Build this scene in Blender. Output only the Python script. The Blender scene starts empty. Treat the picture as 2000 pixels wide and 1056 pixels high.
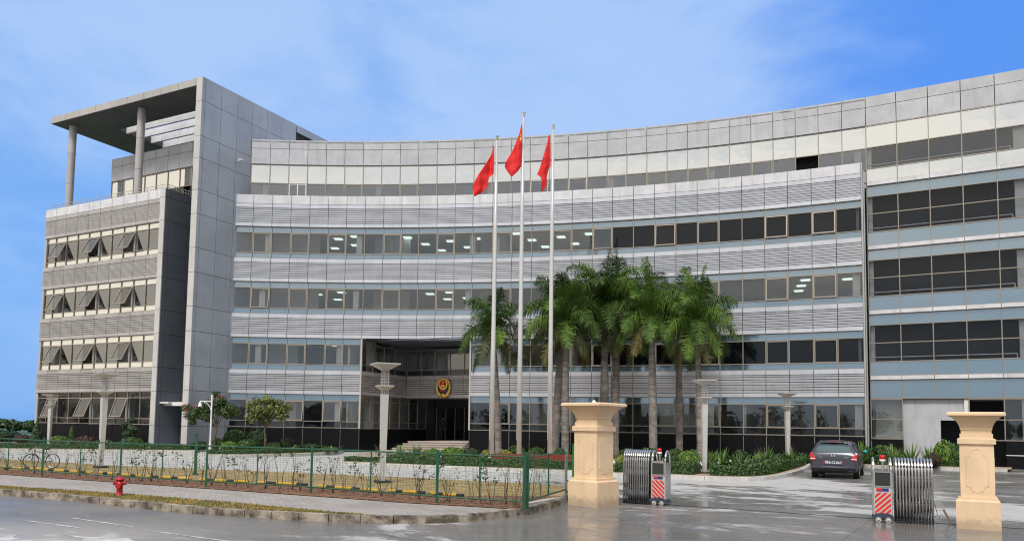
import bpy, math, random
from mathutils import Vector, Matrix
R = math.radians
sc = bpy.context.scene
COL = sc.collection
rnd = random.Random(7)

# ------------------------------------------------------------------ camera
FPX, CX, CY, DH, ROLL, EYE = 1495.0, 990.0, 727.0, 108.0, 0.015, 1.8
pitch = math.atan(DH / FPX); roll = math.atan(ROLL)
cF = Vector((0, math.cos(pitch), math.sin(pitch)))
cR0 = Vector((1, 0, 0)); cU0 = cR0.cross(cF)
cR = cR0 * math.cos(roll) + cU0 * math.sin(roll)
cU = cU0 * math.cos(roll) - cR0 * math.sin(roll)
cam = bpy.data.cameras.new("camera"); camo = bpy.data.objects.new("camera", cam); COL.objects.link(camo)
m3 = Matrix((cR, cU, -cF)).transposed()
camo.matrix_world = Matrix.Translation((0, 0, EYE)) @ m3.to_4x4()
cam.sensor_width = 36; cam.lens = FPX / 2000 * 36
cam.shift_x = (1000 - CX) / 2000; cam.shift_y = (CY - 528) / 2000
cam.clip_end = 5000; cam.clip_start = 0.1
sc.camera = camo

def G(px, py, z=0.0):
    """survey: point of the horizontal plane z that a photo pixel looks at"""
    v = cF + cR * ((px - CX) / FPX) - cU * ((py - CY) / FPX)
    t = (z - EYE) / v.z
    return Vector((v.x * t, v.y * t, z))

# ------------------------------------------------------------------ light
sc.view_settings.view_transform = 'Standard'; sc.view_settings.look = 'None'
sc.view_settings.exposure = 0.3; sc.view_settings.gamma = 1
SUN_EL, SUN_AZ = R(52), R(200)          # azimuth clockwise from +Y: behind the camera, a little left
sun = bpy.data.lights.new("sun", 'SUN'); sun.energy = 2.2; sun.angle = R(14); sun.color = (1, .965, .925)
suno = bpy.data.objects.new("sun", sun); COL.objects.link(suno)
sd = Vector((math.sin(SUN_AZ) * math.cos(SUN_EL), math.cos(SUN_AZ) * math.cos(SUN_EL), math.sin(SUN_EL)))
suno.rotation_euler = sd.to_track_quat('Z', 'Y').to_euler()
w = bpy.data.worlds.new("World"); sc.world = w; w.use_nodes = True
wn, wl = w.node_tree.nodes, w.node_tree.links; wn.clear()

class NT:
    def __init__(s, nt): s.n, s.l = nt.nodes, nt.links
    def new(s, t, **k):
        o = s.n.new(t)
        for a, b in k.items():
            if a.startswith('i_'):
                key = a[2:]; key = int(key) if key.isdigit() else key.replace('_', ' ')
                s.put(o.inputs[key], b)
            else: setattr(o, a, b)
        return o
    def put(s, sock, v):
        if hasattr(v, 'is_output') or isinstance(v, bpy.types.NodeSocket): s.l.new(v, sock)
        else:
            if isinstance(v, tuple) and len(v) == 3 and sock.type == 'RGBA': v = v + (1,)
            sock.default_value = v
    def math(s, op, a, b=0.0, c=None, clamp=False):
        o = s.n.new('ShaderNodeMath'); o.operation = op; o.use_clamp = clamp
        s.put(o.inputs[0], a); s.put(o.inputs[1], b)
        if c is not None: s.put(o.inputs[2], c)
        return o.outputs[0]
    def mix(s, f, a, b, mode='MIX'):
        o = s.n.new('ShaderNodeMix'); o.data_type = 'RGBA'; o.blend_type = mode
        s.put(o.inputs[0], f); s.put(o.inputs[6], a); s.put(o.inputs[7], b); return o.outputs[2]
    def ramp(s, f, lo, hi, a=0.0, b=1.0):
        o = s.n.new('ShaderNodeMapRange'); o.interpolation_type = 'SMOOTHSTEP'
        s.put(o.inputs[0], f)
        for i, v in enumerate((lo, hi, a, b)): o.inputs[i + 1].default_value = v
        return o.outputs[0]
    def noise(s, vec, scale, detail=4, rough=.55, dist=0.0):
        o = s.n.new('ShaderNodeTexNoise')
        if vec is not None: s.l.new(vec, o.inputs['Vector'])
        o.inputs['Scale'].default_value = scale; o.inputs['Detail'].default_value = detail
        o.inputs['Roughness'].default_value = rough; o.inputs['Distortion'].default_value = dist
        return o.outputs[0]
    def scale(s, vec, sx, sy, sz):
        o = s.n.new('ShaderNodeVectorMath'); o.operation = 'MULTIPLY'
        s.l.new(vec, o.inputs[0]); o.inputs[1].default_value = (sx, sy, sz); return o.outputs[0]

W = NT(w.node_tree)
tc = W.new('ShaderNodeTexCoord'); dirv = tc.outputs['Generated']
sky = W.new('ShaderNodeTexSky', sky_type='NISHITA', sun_disc=False, sun_elevation=SUN_EL, sun_rotation=SUN_AZ)
sky.air_density = 1.2; sky.dust_density = 1.5
sep = W.new('ShaderNodeSeparateXYZ', i_0=dirv)
dx, dy, dz = sep.outputs
def dirblob(az, el, lo, hi):
    v = (math.sin(R(az)) * math.cos(R(el)), math.cos(R(az)) * math.cos(R(el)), math.sin(R(el)))
    o = W.new('ShaderNodeVectorMath', operation='DOT_PRODUCT'); W.l.new(dirv, o.inputs[0]); o.inputs[1].default_value = v
    return W.ramp(o.outputs['Value'], math.cos(R(lo)), math.cos(R(hi)))
up = W.ramp(dz, 0.0, .75)
blue = W.mix(up, (.155, .37, .80), (.12, .32, .76))
blue = W.mix(W.math('MULTIPLY', dirblob(36, 23, 30, 4), .90), blue, (.07, .25, .79))
n1 = W.noise(W.scale(dirv, 1, 1, 2.2), 2.6, 7, .58, .6)
n2 = W.noise(W.scale(dirv, 1, 1, 3.0), 7.0, 5, .5, .3)
cl = W.math('ADD', W.math('MULTIPLY', n1, .68), W.math('MULTIPLY', n2, .32))
place = W.math('ADD', W.math('MULTIPLY', dirblob(-2, 26, 36, 3), .17), W.math('MULTIPLY', dirblob(-30, 30, 16, 2), .12))
place = W.math('ADD', place, W.math('MULTIPLY', dirblob(14, 18, 24, 2), .09))
place = W.math('SUBTRACT', place, W.math('MULTIPLY', dirblob(36, 23, 24, 4), .19))
cmask = W.math('MULTIPLY', W.ramp(W.math('ADD', cl, place), .40, .78), .86)
front = W.mix(cmask, blue, (.40, .56, .86))
# the sky behind the camera is bright broken cloud, creamy in the low sun
cback = W.ramp(cl, .36, .58)
creamy = W.mix(cback, (.44, .50, .58), (.92, .86, .76))
low = W.ramp(dz, .01, .24)
creamy = W.mix(low, (.40, .49, .60), creamy)
creamy = W.mix(dirblob(-100, 12, 50, 15), creamy, (1.02, .90, .72))
backm = W.ramp(dy, .58, .15)
allsky = W.mix(backm, front, creamy)
ten = W.mix(1.0, allsky, (10, 10, 10), 'MULTIPLY')
mixed = W.mix(.85, sky.outputs[0], ten)
bg = W.new('ShaderNodeBackground', i_Strength=0.1); W.l.new(mixed, bg.inputs[0])
wo = W.new('ShaderNodeOutputWorld'); W.l.new(bg.outputs[0], wo.inputs[0])

cy = sc.cycles
cy.max_bounces = 7; cy.transparent_max_bounces = 10; cy.diffuse_bounces = 5; cy.glossy_bounces = 4
cy.caustics_reflective = False; cy.caustics_refractive = False
cy.filter_width = 1.1; cy.use_denoising = True; cy.sample_clamp_indirect = 6

# ------------------------------------------------------------------ materials
M = {}
def mat(name, col, rough=.6, metal=0.0, var=0.0, vscale=1.0, streak=0.0, island=0.0, rings=0.0, dirt=0.0, bump=0.0, bscale=20.0, spec=.5, col2=None, emit=None, trans=0.0):
    m = bpy.data.materials.new(name); m.use_nodes = True; t = NT(m.node_tree)
    b = t.n['Principled BSDF']
    b.inputs['Base Color'].default_value = (*col, 1); b.inputs['Roughness'].default_value = rough
    b.inputs['Metallic'].default_value = metal; b.inputs['Specular IOR Level'].default_value = spec
    if emit: b.inputs['Emission Color'].default_value = (*emit[0], 1); b.inputs['Emission Strength'].default_value = emit[1]
    pos = t.new('ShaderNodeNewGeometry').outputs['Position']
    if var or col2:
        n = t.noise(pos, vscale, 5, .6)
        f = t.ramp(n, .32, .68)
        c2 = col2 or tuple(c * (1 - var) for c in col); c1 = col if col2 else tuple(min(1, c * (1 + var * .5)) for c in col)
        c = t.mix(f, c1, c2)
        if streak:
            n2 = t.noise(t.scale(pos, 3.0, 3.0, .25), 1.2, 5, .65)
            f2 = t.math('MULTIPLY', t.ramp(n2, .5, .78), streak)
            c = t.mix(f2, c, tuple(x * .45 for x in col))
        if rings:
            nr = t.noise(t.scale(pos, .6, .6, 7.0), 1.0, 3, .6); c = t.mix(t.math('MULTIPLY', t.ramp(nr, .48, .60), rings), c, tuple(x * .5 for x in col))
        if dirt:
            zz = t.new('ShaderNodeSeparateXYZ', i_0=pos).outputs[2]; nd = t.noise(pos, 6, 5, .7)
            dm = t.ramp(t.math('ADD', zz, t.math('MULTIPLY', nd, -.45)), .05, -.15); c = t.mix(t.math('MULTIPLY', dm, dirt), c, (.22, .18, .13))
        if island:
            rp = t.new('ShaderNodeNewGeometry').outputs['Random Per Island']; v = t.math('ADD', t.math('MULTIPLY', rp, island), 1 - island * .6)
            vm = t.new('ShaderNodeVectorMath', operation='SCALE'); t.put(vm.inputs[0], c); t.put(vm.inputs[3], v); c = vm.outputs[0]
        t.put(b.inputs['Base Color'], c)
    if bump:
        bp = t.new('ShaderNodeBump', i_Strength=bump, i_Distance=.02)
        t.l.new(t.noise(pos, bscale, 4, .6), bp.inputs['Height']); t.l.new(bp.outputs[0], b.inputs['Normal'])
    M[name] = m; return m

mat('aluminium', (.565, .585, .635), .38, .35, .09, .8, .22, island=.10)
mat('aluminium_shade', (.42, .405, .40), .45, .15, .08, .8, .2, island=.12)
mat('stone_panel', (.46, .47, .50), .6, .05, .10, 1.3, .35, island=.10)
mat('stone_light', (.63, .635, .665), .65, 0, .12, 1.0, .45, island=.08)
mat('fin_panel', (.375, .42, .495), .45, .2, .10, .5, .22, island=.10)
mat('fin_edge', (.52, .51, .50), .6, 0, .08, .8, .25)
mat('dark_panel', (.105, .122, .15), .5, 0, .12, .6, .2)
mat('soffit', (.07, .07, .072), .6, 0, .15, .4)
mat('joint', (.025, .025, .028), .8)
mat('granite', (.009, .009, .011), .5, 0, .3, 6, spec=.10)
mat('column_white', (.95, .95, .94), .6)
mat('mullion', (.30, .265, .225), .45, .3)
mat('mullion_light', (.50, .48, .45), .4, .3)
mat('white_paint', (.74, .74, .73), .5, 0, .05, 2)
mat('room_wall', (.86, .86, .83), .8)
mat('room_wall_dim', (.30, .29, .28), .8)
mat('room_ceiling', (.75, .76, .72), .9)
mat('room_floor', (.55, .53, .50), .6)
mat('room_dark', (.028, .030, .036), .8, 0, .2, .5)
mat('blind', (.016, .018, .023), .7, 0, .25, .8)
mat('door_dark', (.02, .018, .017), .3)
mat('timber', (.35, .17, .08), .5)
mat('lamp_panel', (.9, .95, .9), .5, emit=((.80, .95, .88), .8))
mat('steel', (.62, .62, .62), .28, 1.0)
mat('steel_brushed', (.60, .60, .60), .35, .35)
mat('chrome', (.75, .75, .75), .12, 1.0)
mat('lamp_white', (.52, .51, .49), .45, .1, .06, 3)
mat('flag_red', (.68, .012, .012), .75, 0, .06, 2)
mat('star_yellow', (.85, .60, .03), .6)
mat('gold', (.85, .56, .12), .3, .8)
mat('red_enamel', (.45, .01, .01), .3)
mat('navy', (.012, .014, .05), .3)
mat('trunk_grey', (.22, .20, .185), .85, 0, .35, 3, rings=.7, bump=.5, bscale=9)
mat('trunk_brown', (.11, .085, .06), .9, 0, .3, 6)
mat('sheath_green', (.13, .17, .045), .5, 0, .2, 3)
mat('sheath_yellow', (.42, .24, .03), .55, 0, .2, 3)
mat('palm_leaf', (.066, .130, .018), .6, spec=.25, metal=0, col2=(.034, .070, .015), vscale=1.3)
mat('palm_leaf_light', (.125, .21, .025), .6, spec=.25, metal=0, col2=(.05, .11, .025), vscale=1.5)
mat('palm_leaf_dry', (.16, .13, .04), .7, 0, col2=(.08, .09, .03), vscale=2)
mat('palm_leaf_olive', (.075, .090, .024), .55, 0, col2=(.040, .050, .018), vscale=2)
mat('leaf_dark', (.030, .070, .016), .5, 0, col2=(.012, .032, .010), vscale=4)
mat('leaf_mid', (.055, .12, .018), .5, 0, col2=(.022, .060, .012), vscale=4)
mat('leaf_bright', (.13, .23, .022), .5, 0, col2=(.055, .13, .015), vscale=4)
mat('leaf_yellow', (.26, .27, .03), .5, 0, col2=(.10, .14, .02), vscale=4)
mat('leaf_red', (.075, .030, .018), .5, 0, col2=(.03, .022, .012), vscale=5)
mat('leaf_olive', (.15, .16, .04), .5, 0, col2=(.06, .085, .02), vscale=3)
mat('yucca_leaf', (.14, .22, .045), .45, 0, col2=(.06, .13, .03), vscale=5)
mat('flower_red', (.6, .012, .02), .5)
mat('kerb_new', (.52, .51, .49), .8, 0, .15, 3)
mat('kerb_old', (.42, .36, .29), .85, 0, col2=(.07, .055, .042), vscale=3.4, bump=.6)
mat('soil', (.30, .15, .08), .95, 0, col2=(.085, .04, .025), vscale=9, bump=.8, bscale=14)
mat('bed_soil', (.50, .42, .33), .9, 0, col2=(.30, .20, .12), vscale=1.6, bump=.3)
mat('bed_pebble', (.85, .85, .85), .8, 0, .1, 6, bump=.5)
mat('tan_grass', (.36, .27, .13), .95, 0, col2=(.24, .17, .075), vscale=1.4, bump=.5, bscale=30)
mat('verge_grass', (.30, .20, .06), .95, 0, col2=(.11, .11, .025), vscale=1.1, bump=.7, bscale=25)
mat('grass_dry_blade', (.42, .29, .10), .8, 0, col2=(.24, .20, .05), vscale=1.2)
mat('grass_green_blade', (.07, .13, .02), .7, 0, col2=(.03, .07, .015), vscale=2)
mat('pillar_stone', (.78, .575, .375), .75, 0, .12, .9, .22, dirt=.5, bump=.08, bscale=60)
mat('fence_green', (.015, .095, .050), .45, 0, .15, 3)
mat('fence_bright', (.01, .20, .05), .45)
mat('galvanised', (.36, .40, .38), .45, .4)
mat('hydrant_red', (.42, .012, .018), .4, 0, .25, 8)
mat('bar_yellow', (.62, .37, .03), .5, 0, .15, 6)
mat('bar_black', (.02, .025, .03), .5)
mat('rubber', (.018, .018, .02), .8)
mat('plastic_blue', (.035, .045, .07), .5)
mat('stripe_red', (.75, .02, .015), .4)
mat('stripe_white', (.62, .60, .56), .35, .4)
mat('label_blue', (.02, .03, .22), .4)
mat('screen', (.03, .035, .03), .15)
mat('beacon_red', (.6, .01, .01), .2)
mat('car_paint', (.085, .088, .11), .28, .55)
mat('car_glass', (.10, .15, .17), .06, .3)
mat('car_black', (.012, .012, .013), .5)
mat('tail_red', (.50, .010, .012), .2)
mat('tail_clear', (.75, .68, .66), .2)
mat('plate_blue', (.05, .07, .14), .4)
mat('plate_white', (.9, .9, .9), .5)
mat('plate_red', (.22, .04, .05), .5)
mat('mirror_teal', (.02, .35, .40), .1, .3)
mat('step_stone', (.50, .42, .38), .7, 0, .12, 3)
mat('planter_red', (.22, .025, .015), .5, 0, .2, 3)
mat('road_paint', (.60, .59, .57), .6, 0, col2=(.30, .29, .28), vscale=3)
mat('rail_rust', (.07, .04, .035), .6, .3, .3, 5)
mat('uniform', (.015, .018, .03), .8)
mat('skin', (.42, .24, .17), .6)
mat('hair', (.012, .01, .01), .7)
mat('wood_stake', (.50, .40, .26), .8)

def glassmat(name, tint, base, k):
    m = bpy.data.materials.new(name); m.use_nodes = True; t = NT(m.node_tree); t.n.clear()
    lw = t.new('ShaderNodeFresnel', i_IOR=1.5)
    f = t.math('ADD', t.math('MULTIPLY', lw.outputs[0], k), base, clamp=True)
    tr = t.new('ShaderNodeBsdfTransparent', i_Color=tint); gl = t.new('ShaderNodeBsdfGlossy', i_Color=(.95, .97, 1.0), i_Roughness=.015)
    pos = t.new('ShaderNodeNewGeometry').outputs['Position']
    bp = t.new('ShaderNodeBump', i_Strength=.06, i_Distance=.05); t.l.new(t.noise(pos, 1.1, 2, .5), bp.inputs['Height'])
    t.l.new(bp.outputs[0], gl.inputs['Normal'])
    mx = t.new('ShaderNodeMixShader'); t.put(mx.inputs[0], f); t.l.new(tr.outputs[0], mx.inputs[1]); t.l.new(gl.outputs[0], mx.inputs[2])
    o = t.new('ShaderNodeOutputMaterial'); t.l.new(mx.outputs[0], o.inputs[0]); M[name] = m
glassmat('glass', (.93, .95, .93), .085, .85)
glassmat('glass_clear', (.80, .83, .86), .0, .75)
glassmat('glass_mid', (.80, .82, .82), .19, .9)
glassmat('glass_coated', (.40, .42, .44), .10, 1.0)
glassmat('glass_dark', (.50, .53, .57), .0, .9)
def spandrel(name, col, k, rough=.08, gc=(.95, .96, .96)):
    m = bpy.data.materials.new(name); m.use_nodes = True; t = NT(m.node_tree); t.n.clear()
    pos = t.new('ShaderNodeNewGeometry').outputs['Position']
    df = t.new('ShaderNodeBsdfDiffuse'); n = t.noise(pos, .9, 3, .5)
    t.put(df.inputs[0], t.mix(n, tuple(c * .85 for c in col), tuple(c * 1.12 for c in col)))
    gl = t.new('ShaderNodeBsdfGlossy', i_Color=gc, i_Roughness=rough)
    bp = t.new('ShaderNodeBump', i_Strength=.08, i_Distance=.05); t.l.new(t.noise(pos, 1.1, 2, .5), bp.inputs['Height'])
    t.l.new(bp.outputs[0], gl.inputs['Normal'])
    mx = t.new('ShaderNodeMixShader', i_0=k); t.l.new(df.outputs[0], mx.inputs[1]); t.l.new(gl.outputs[0], mx.inputs[2])
    o = t.new('ShaderNodeOutputMaterial'); t.l.new(mx.outputs[0], o.inputs[0]); M[name] = m
spandrel('spandrel', (.07, .115, .15), .36, .08, (.74, .86, .95))  # bluish sky reflection is partly put into the base and gloss colours
spandrel('spandrel_cream_sky', (.50, .50, .47), .80, .03, (.80, .81, .80))  # cream sky reflection is partly put into the base colour

# concrete ground: dry pale and wet dark patches
def concrete():
    m = bpy.data.materials.new('wet_concrete'); m.use_nodes = True; t = NT(m.node_tree); b = t.n['Principled BSDF']
    pos = t.new('ShaderNodeNewGeometry').outputs['Position']
    s = t.new('ShaderNodeSeparateXYZ', i_0=pos); X, Y, Z = s.outputs
    rx = t.math('ADD', t.math('MULTIPLY', X, .849), t.math('MULTIPLY', Y, -.528))   # along the gate track
    ry = t.math('ADD', t.math('MULTIPLY', X, .528), t.math('MULTIPLY', Y, .849))   # towards the building
    cv = t.new('ShaderNodeCombineXYZ'); t.put(cv.inputs[0], t.math('MULTIPLY', rx, .6)); t.put(cv.inputs[1], ry)
    big = t.noise(cv.outputs[0], .35, 6, .62, .8)
    fine = t.noise(cv.outputs[0], 1.9, 6, .62, .6)
    mixn = t.math('ADD', t.math('MULTIPLY', big, .65), t.math('MULTIPLY', fine, .35))
    far = t.math('MULTIPLY', t.ramp(Y, 25.5, 28.5), t.ramp(X, 13.5, 9))
    far = t.math('MULTIPLY', far, t.ramp(t.math('SUBTRACT', Y, t.math('MULTIPLY', X, .0)), 20, 27))
    gate = t.math('MULTIPLY', t.math('MULTIPLY', t.ramp(ry, 18.4, 19.4), t.ramp(ry, 33, 27)), t.ramp(X, 15.5, 11))
    rgt = t.math('MULTIPLY', t.ramp(rx, 6.5, 9.5), t.ramp(ry, 20, 24))
    left = t.math('MULTIPLY', t.ramp(Y, 15.0, 12.2), t.ramp(X, -3.5, -6.5))
    dry = t.math('ADD', mixn, t.math('MULTIPLY', far, .26))
    dry = t.math('ADD', dry, t.math('MULTIPLY', gate, .095)); dry = t.math('ADD', dry, t.math('MULTIPLY', left, .05))
    dry = t.math('ADD', dry, t.math('MULTIPLY', rgt, .03)); dry = t.math('SUBTRACT', dry, .075)
    d = t.ramp(dry, .475, .545)
    hue = t.noise(pos, .5, 3, .5)
    wetc = t.mix(t.ramp(hue, .35, .65), (.185, .182, .180), (.225, .205, .185))
    grit = t.noise(pos, 55, 3, .8); wetc = t.mix(1.0, wetc, t.mix(t.ramp(grit, .35, .65), (.78, .78, .78), (1.12, 1.12, 1.12)), 'MULTIPLY')
    vo = t.new('ShaderNodeTexVoronoi', feature='DISTANCE_TO_EDGE', i_Scale=.16); t.l.new(cv.outputs[0], vo.inputs['Vector'])
    crack = t.math('LESS_THAN', t.math('ADD', vo.outputs[0], t.math('MULTIPLY', fine, .03)), .0165)
    wetc = t.mix(t.ramp(fine, .3, .7), wetc, t.mix(1.0, wetc, (.80, .80, .82), 'MULTIPLY'))
    wetc = t.mix(t.math('MULTIPLY', left, .85), wetc, (.345, .32, .295))
    dryc = t.mix(t.ramp(fine, .35, .7), (.46, .455, .45), (.39, .38, .37))
    c = t.mix(d, wetc, dryc)
    # slab joints every 4 m
    def jl(v, per):
        fr = t.math('FRACT', t.math('MULTIPLY', v, 1 / per)); return t.math('LESS_THAN', t.math('ABSOLUTE', t.math('SUBTRACT', fr, .5)), .012 / per)
    j = t.math('MAXIMUM', jl(rx, 4.1), jl(ry, 4.1)); c = t.mix(t.math('MULTIPLY', t.math('MAXIMUM', j, crack), .55), c, (.05, .05, .05))
    t.put(b.inputs['Base Color'], c)
    pud = t.math('ADD', t.ramp(mixn, .40, .60, .15, .40), t.math('MULTIPLY', t.ramp(X, -3.5, -6.5), .25))
    t.put(b.inputs['Roughness'], t.math('ADD', pud, t.math('MULTIPLY', d, .45)))
    bp = t.new('ShaderNodeBump', i_Distance=.01); t.put(bp.inputs['Strength'], t.math('ADD', .06, t.math('MULTIPLY', d, .25)))
    t.l.new(t.noise(pos, 6, 6, .6), bp.inputs['Height']); t.l.new(bp.outputs[0], b.inputs['Normal'])
    M['wet_concrete'] = m
concrete()
def paving():
    m = bpy.data.materials.new('paving'); m.use_nodes = True; t = NT(m.node_tree); b = t.n['Principled BSDF']
    pos = t.new('ShaderNodeNewGeometry').outputs['Position']
    mp = t.new('ShaderNodeMapping'); t.l.new(pos, mp.inputs[0]); mp.inputs['Rotation'].default_value = (0, 0, R(25))
    br = t.new('ShaderNodeTexBrick', i_Scale=1.0); t.l.new(mp.outputs[0], br.inputs[0])
    br.inputs['Brick Width'].default_value = .2; br.inputs['Row Height'].default_value = .1; br.inputs['Mortar Size'].default_value = .006
    br.inputs['Color1'].default_value = (.41, .375, .34, 1); br.inputs['Color2'].default_value = (.33, .305, .28, 1); br.inputs['Mortar'].default_value = (.20, .18, .16, 1)
    n = t.noise(pos, .6, 5, .6); c = t.mix(t.ramp(n, .4, .7), br.outputs[0], t.mix(1.0, br.outputs[0], (.80, .78, .76), 'MULTIPLY'))
    t.put(b.inputs['Base Color'], c); b.inputs['Roughness'].default_value = .8
    bp = t.new('ShaderNodeBump', i_Strength=.3, i_Distance=.01); t.l.new(br.outputs[1], bp.inputs['Height']); bp.invert = True; t.l.new(bp.outputs[0], b.inputs['Normal'])
    M['paving'] = m
paving()

# ------------------------------------------------------------------ mesh helpers
class MB:
    def __init__(s): s.v, s.f, s.m, s.mats = [], [], [], []
    def mi(s, m):
        if m not in s.mats: s.mats.append(m)
        return s.mats.index(m)
    def add(s, vs, fs, m):
        o = len(s.v); s.v.extend([tuple(v) for v in vs]); k = s.mi(m)
        for f in fs: s.f.append(tuple(i + o for i in f)); s.m.append(k)
    def prism(s, pl, z0, z1, m):
        n = len(pl); vs = [(p[0], p[1], z0) for p in pl] + [(p[0], p[1], z1) for p in pl]
        a = sum(pl[i][0] * pl[(i + 1) % n][1] - pl[(i + 1) % n][0] * pl[i][1] for i in range(n))
        fs = [tuple(range(n))[::-1], tuple(range(n, 2 * n))] + [(i, (i + 1) % n, n + (i + 1) % n, n + i) for i in range(n)]
        if a < 0: fs = [f[::-1] for f in fs]
        s.add(vs, fs, m)
    def box(s, c, d, m, rz=0, taper=1.0):
        x, y, z = d[0] / 2, d[1] / 2, d[2] / 2; co, si = math.cos(rz), math.sin(rz); vs = []
        for k, zz in ((1, -z), (taper, z)):
            for a, b in ((-x, -y), (x, -y), (x, y), (-x, y)):
                a *= k; b *= k; vs.append((c[0] + a * co - b * si, c[1] + a * si + b * co, c[2] + zz))
        s.add(vs, [(3, 2, 1, 0), (4, 5, 6, 7), (0, 1, 5, 4), (1, 2, 6, 5), (2, 3, 7, 6), (3, 0, 4, 7)], m)
    def tube(s, pts, r, m, n=8, cap=True):
        pts = [Vector(p) for p in pts]; rs = r if isinstance(r, (list, tuple)) else [r] * len(pts); vs = []
        for i, p in enumerate(pts):
            d = (pts[min(i + 1, len(pts) - 1)] - pts[max(i - 1, 0)]).normalized()
            u = d.cross(Vector((0, 0, 1))) if abs(d.z) < .9 else d.cross(Vector((0, 1, 0)))
            u.normalize(); v = d.cross(u)
            for k in range(n):
                a = 2 * math.pi * k / n; vs.append(p + (u * math.cos(a) + v * math.sin(a)) * rs[i])
        fs = [(i * n + k, i * n + (k + 1) % n, (i + 1) * n + (k + 1) % n, (i + 1) * n + k) for i in range(len(pts) - 1) for k in range(n)]
        if cap: fs += [tuple(range(n))[::-1], tuple(range((len(pts) - 1) * n, len(pts) * n))]
        s.add(vs, fs, m)
    def lathe(s, prof, m, n=16, c=(0, 0, 0), cap=True):
        vs = [(c[0] + r * math.cos(2 * math.pi * k / n), c[1] + r * math.sin(2 * math.pi * k / n), c[2] + z) for r, z in prof for k in range(n)]
        L = len(prof); fs = [(i * n + k, i * n + (k + 1) % n, (i + 1) * n + (k + 1) % n, (i + 1) * n + k) for i in range(L - 1) for k in range(n)]
        if cap: fs += [tuple(range(n))[::-1], tuple(range((L - 1) * n, L * n))]
        s.add(vs, fs, m)
    def ball(s, c, r, m, n=10, sq=(1, 1, 1)):
        vs, fs = [], []; k = n // 2
        for i in range(k + 1):
            t = math.pi * i / k
            for j in range(n):
                a = 2 * math.pi * j / n; vs.append((c[0] + r * sq[0] * math.sin(t) * math.cos(a), c[1] + r * sq[1] * math.sin(t) * math.sin(a), c[2] + r * sq[2] * math.cos(t)))
        fs = [(i * n + j, (i + 1) * n + j, (i + 1) * n + (j + 1) % n, i * n + (j + 1) % n) for i in range(k) for j in range(n)]
        s.add(vs, fs, m)
    def build(s, name, parent=None, loc=None, smooth=False, off=None):
        me = bpy.data.meshes.new(name)
        vs = s.v if off is None else [(a - off[0], b - off[1], c - off[2]) for a, b, c in s.v]
        me.from_pydata(vs, [], s.f); me.update()
        for m in s.mats: me.materials.append(M[m])
        me.polygons.foreach_set('material_index', s.m)
        if smooth: me.polygons.foreach_set('use_smooth', [True] * len(s.f))
        o = bpy.data.objects.new(name, me); COL.objects.link(o)
        if parent: o.parent = parent
        if loc is not None: o.location = loc
        return o
def tag(o, label=None, cat=None, group=None, kind=None):
    if label: o['label'] = label
    if cat: o['category'] = cat
    if group: o['group'] = group
    if kind: o['kind'] = kind
    return o
def empty(name, loc=(0, 0, 0), rz=0, **k):
    o = bpy.data.objects.new(name, None); COL.objects.link(o); o.location = loc; o.rotation_euler.z = rz; return tag(o, **k)
def copy_tree(o, loc=None, rz=None, scale=None, parent=None, **k):
    c = o.copy(); COL.objects.link(c)
    if parent: c.parent = parent
    if loc is not None: c.location = loc
    if rz is not None: c.rotation_euler.z = rz
    if scale is not None: c.scale = scale if hasattr(scale, '__len__') else (scale,) * 3
    for ch in [x for x in bpy.data.objects if x.parent == o]: copy_tree(ch, parent=c)
    return tag(c, **k)
def sheet(name, pts, z, m, kind='structure', thick=0.0):
    mb = MB()
    if thick: mb.prism(pts, z - thick, z, m)
    else:
        from mathutils.geometry import tessellate_polygon
        P = [Vector((p[0], p[1], z)) for p in pts]
        tris = tessellate_polygon([P]); fs = []
        for t in tris:
            a, b, c = [P[i] for i in t]
            fs.append(t if (b - a).cross(c - a).z > 0 else t[::-1])
        mb.add(P, fs, m)
    o = mb.build(name); o['kind'] = kind; return o
def lerp(a, b, t): return a + (b - a) * t

# ------------------------------------------------------------------ ground, road, pavements
gm = MB(); gm.add([(-900, -900, 0), (900, -900, 0), (900, 900, 0), (-900, 900, 0)], [(0, 1, 2, 3)], 'wet_concrete')
gm.build('ground')['kind'] = 'structure'

KH = .13
kerbpx = [(-420, 936), (-200, 949), (0, 966), (180, 982), (360, 1001), (497, 1010), (600, 1016.5), (695, 1020.5), (780, 1022), (863, 1021), (950, 1014.5), (1024, 1004), (1070, 993.5), (1106, 982)]
kerb = [G(x, y) for x, y in kerbpx]
def offset_line(P, d):
    out = []
    for i, p in enumerate(P):
        t = (P[min(i + 1, len(P) - 1)] - P[max(i - 1, 0)]); t.z = 0; t.normalize(); out.append(Vector((p.x - t.y * d, p.y + t.x * d, p.z)))
    return out
def resample(P, step):
    out = [P[0].copy()]; acc = 0
    for a, b in zip(P, P[1:]):
        L = (b - a).length; t = step - acc
        while t <= L: out.append(a.lerp(b, t / L)); t += step
        acc = L - (t - step)
    return out
def kerb_stones(name, line, mname, width, h, step, tilt=0.0):
    mb = MB(); P = resample(line, step)
    for i, (a, b) in enumerate(zip(P, P[1:])):
        d = (b - a).normalized(); n = Vector((-d.y, d.x, 0)); a2, b2 = a + d * .008, b - d * .008
        hh = h + rnd.uniform(-.006, .006); o = rnd.uniform(-.006, .006)
        pl = [a2 + n * o, b2 + n * o, b2 + n * width, a2 + n * width]
        mb.prism(pl, -.05, hh, mname)
    o = mb.build(name); o['kind'] = 'structure'; return o
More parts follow.
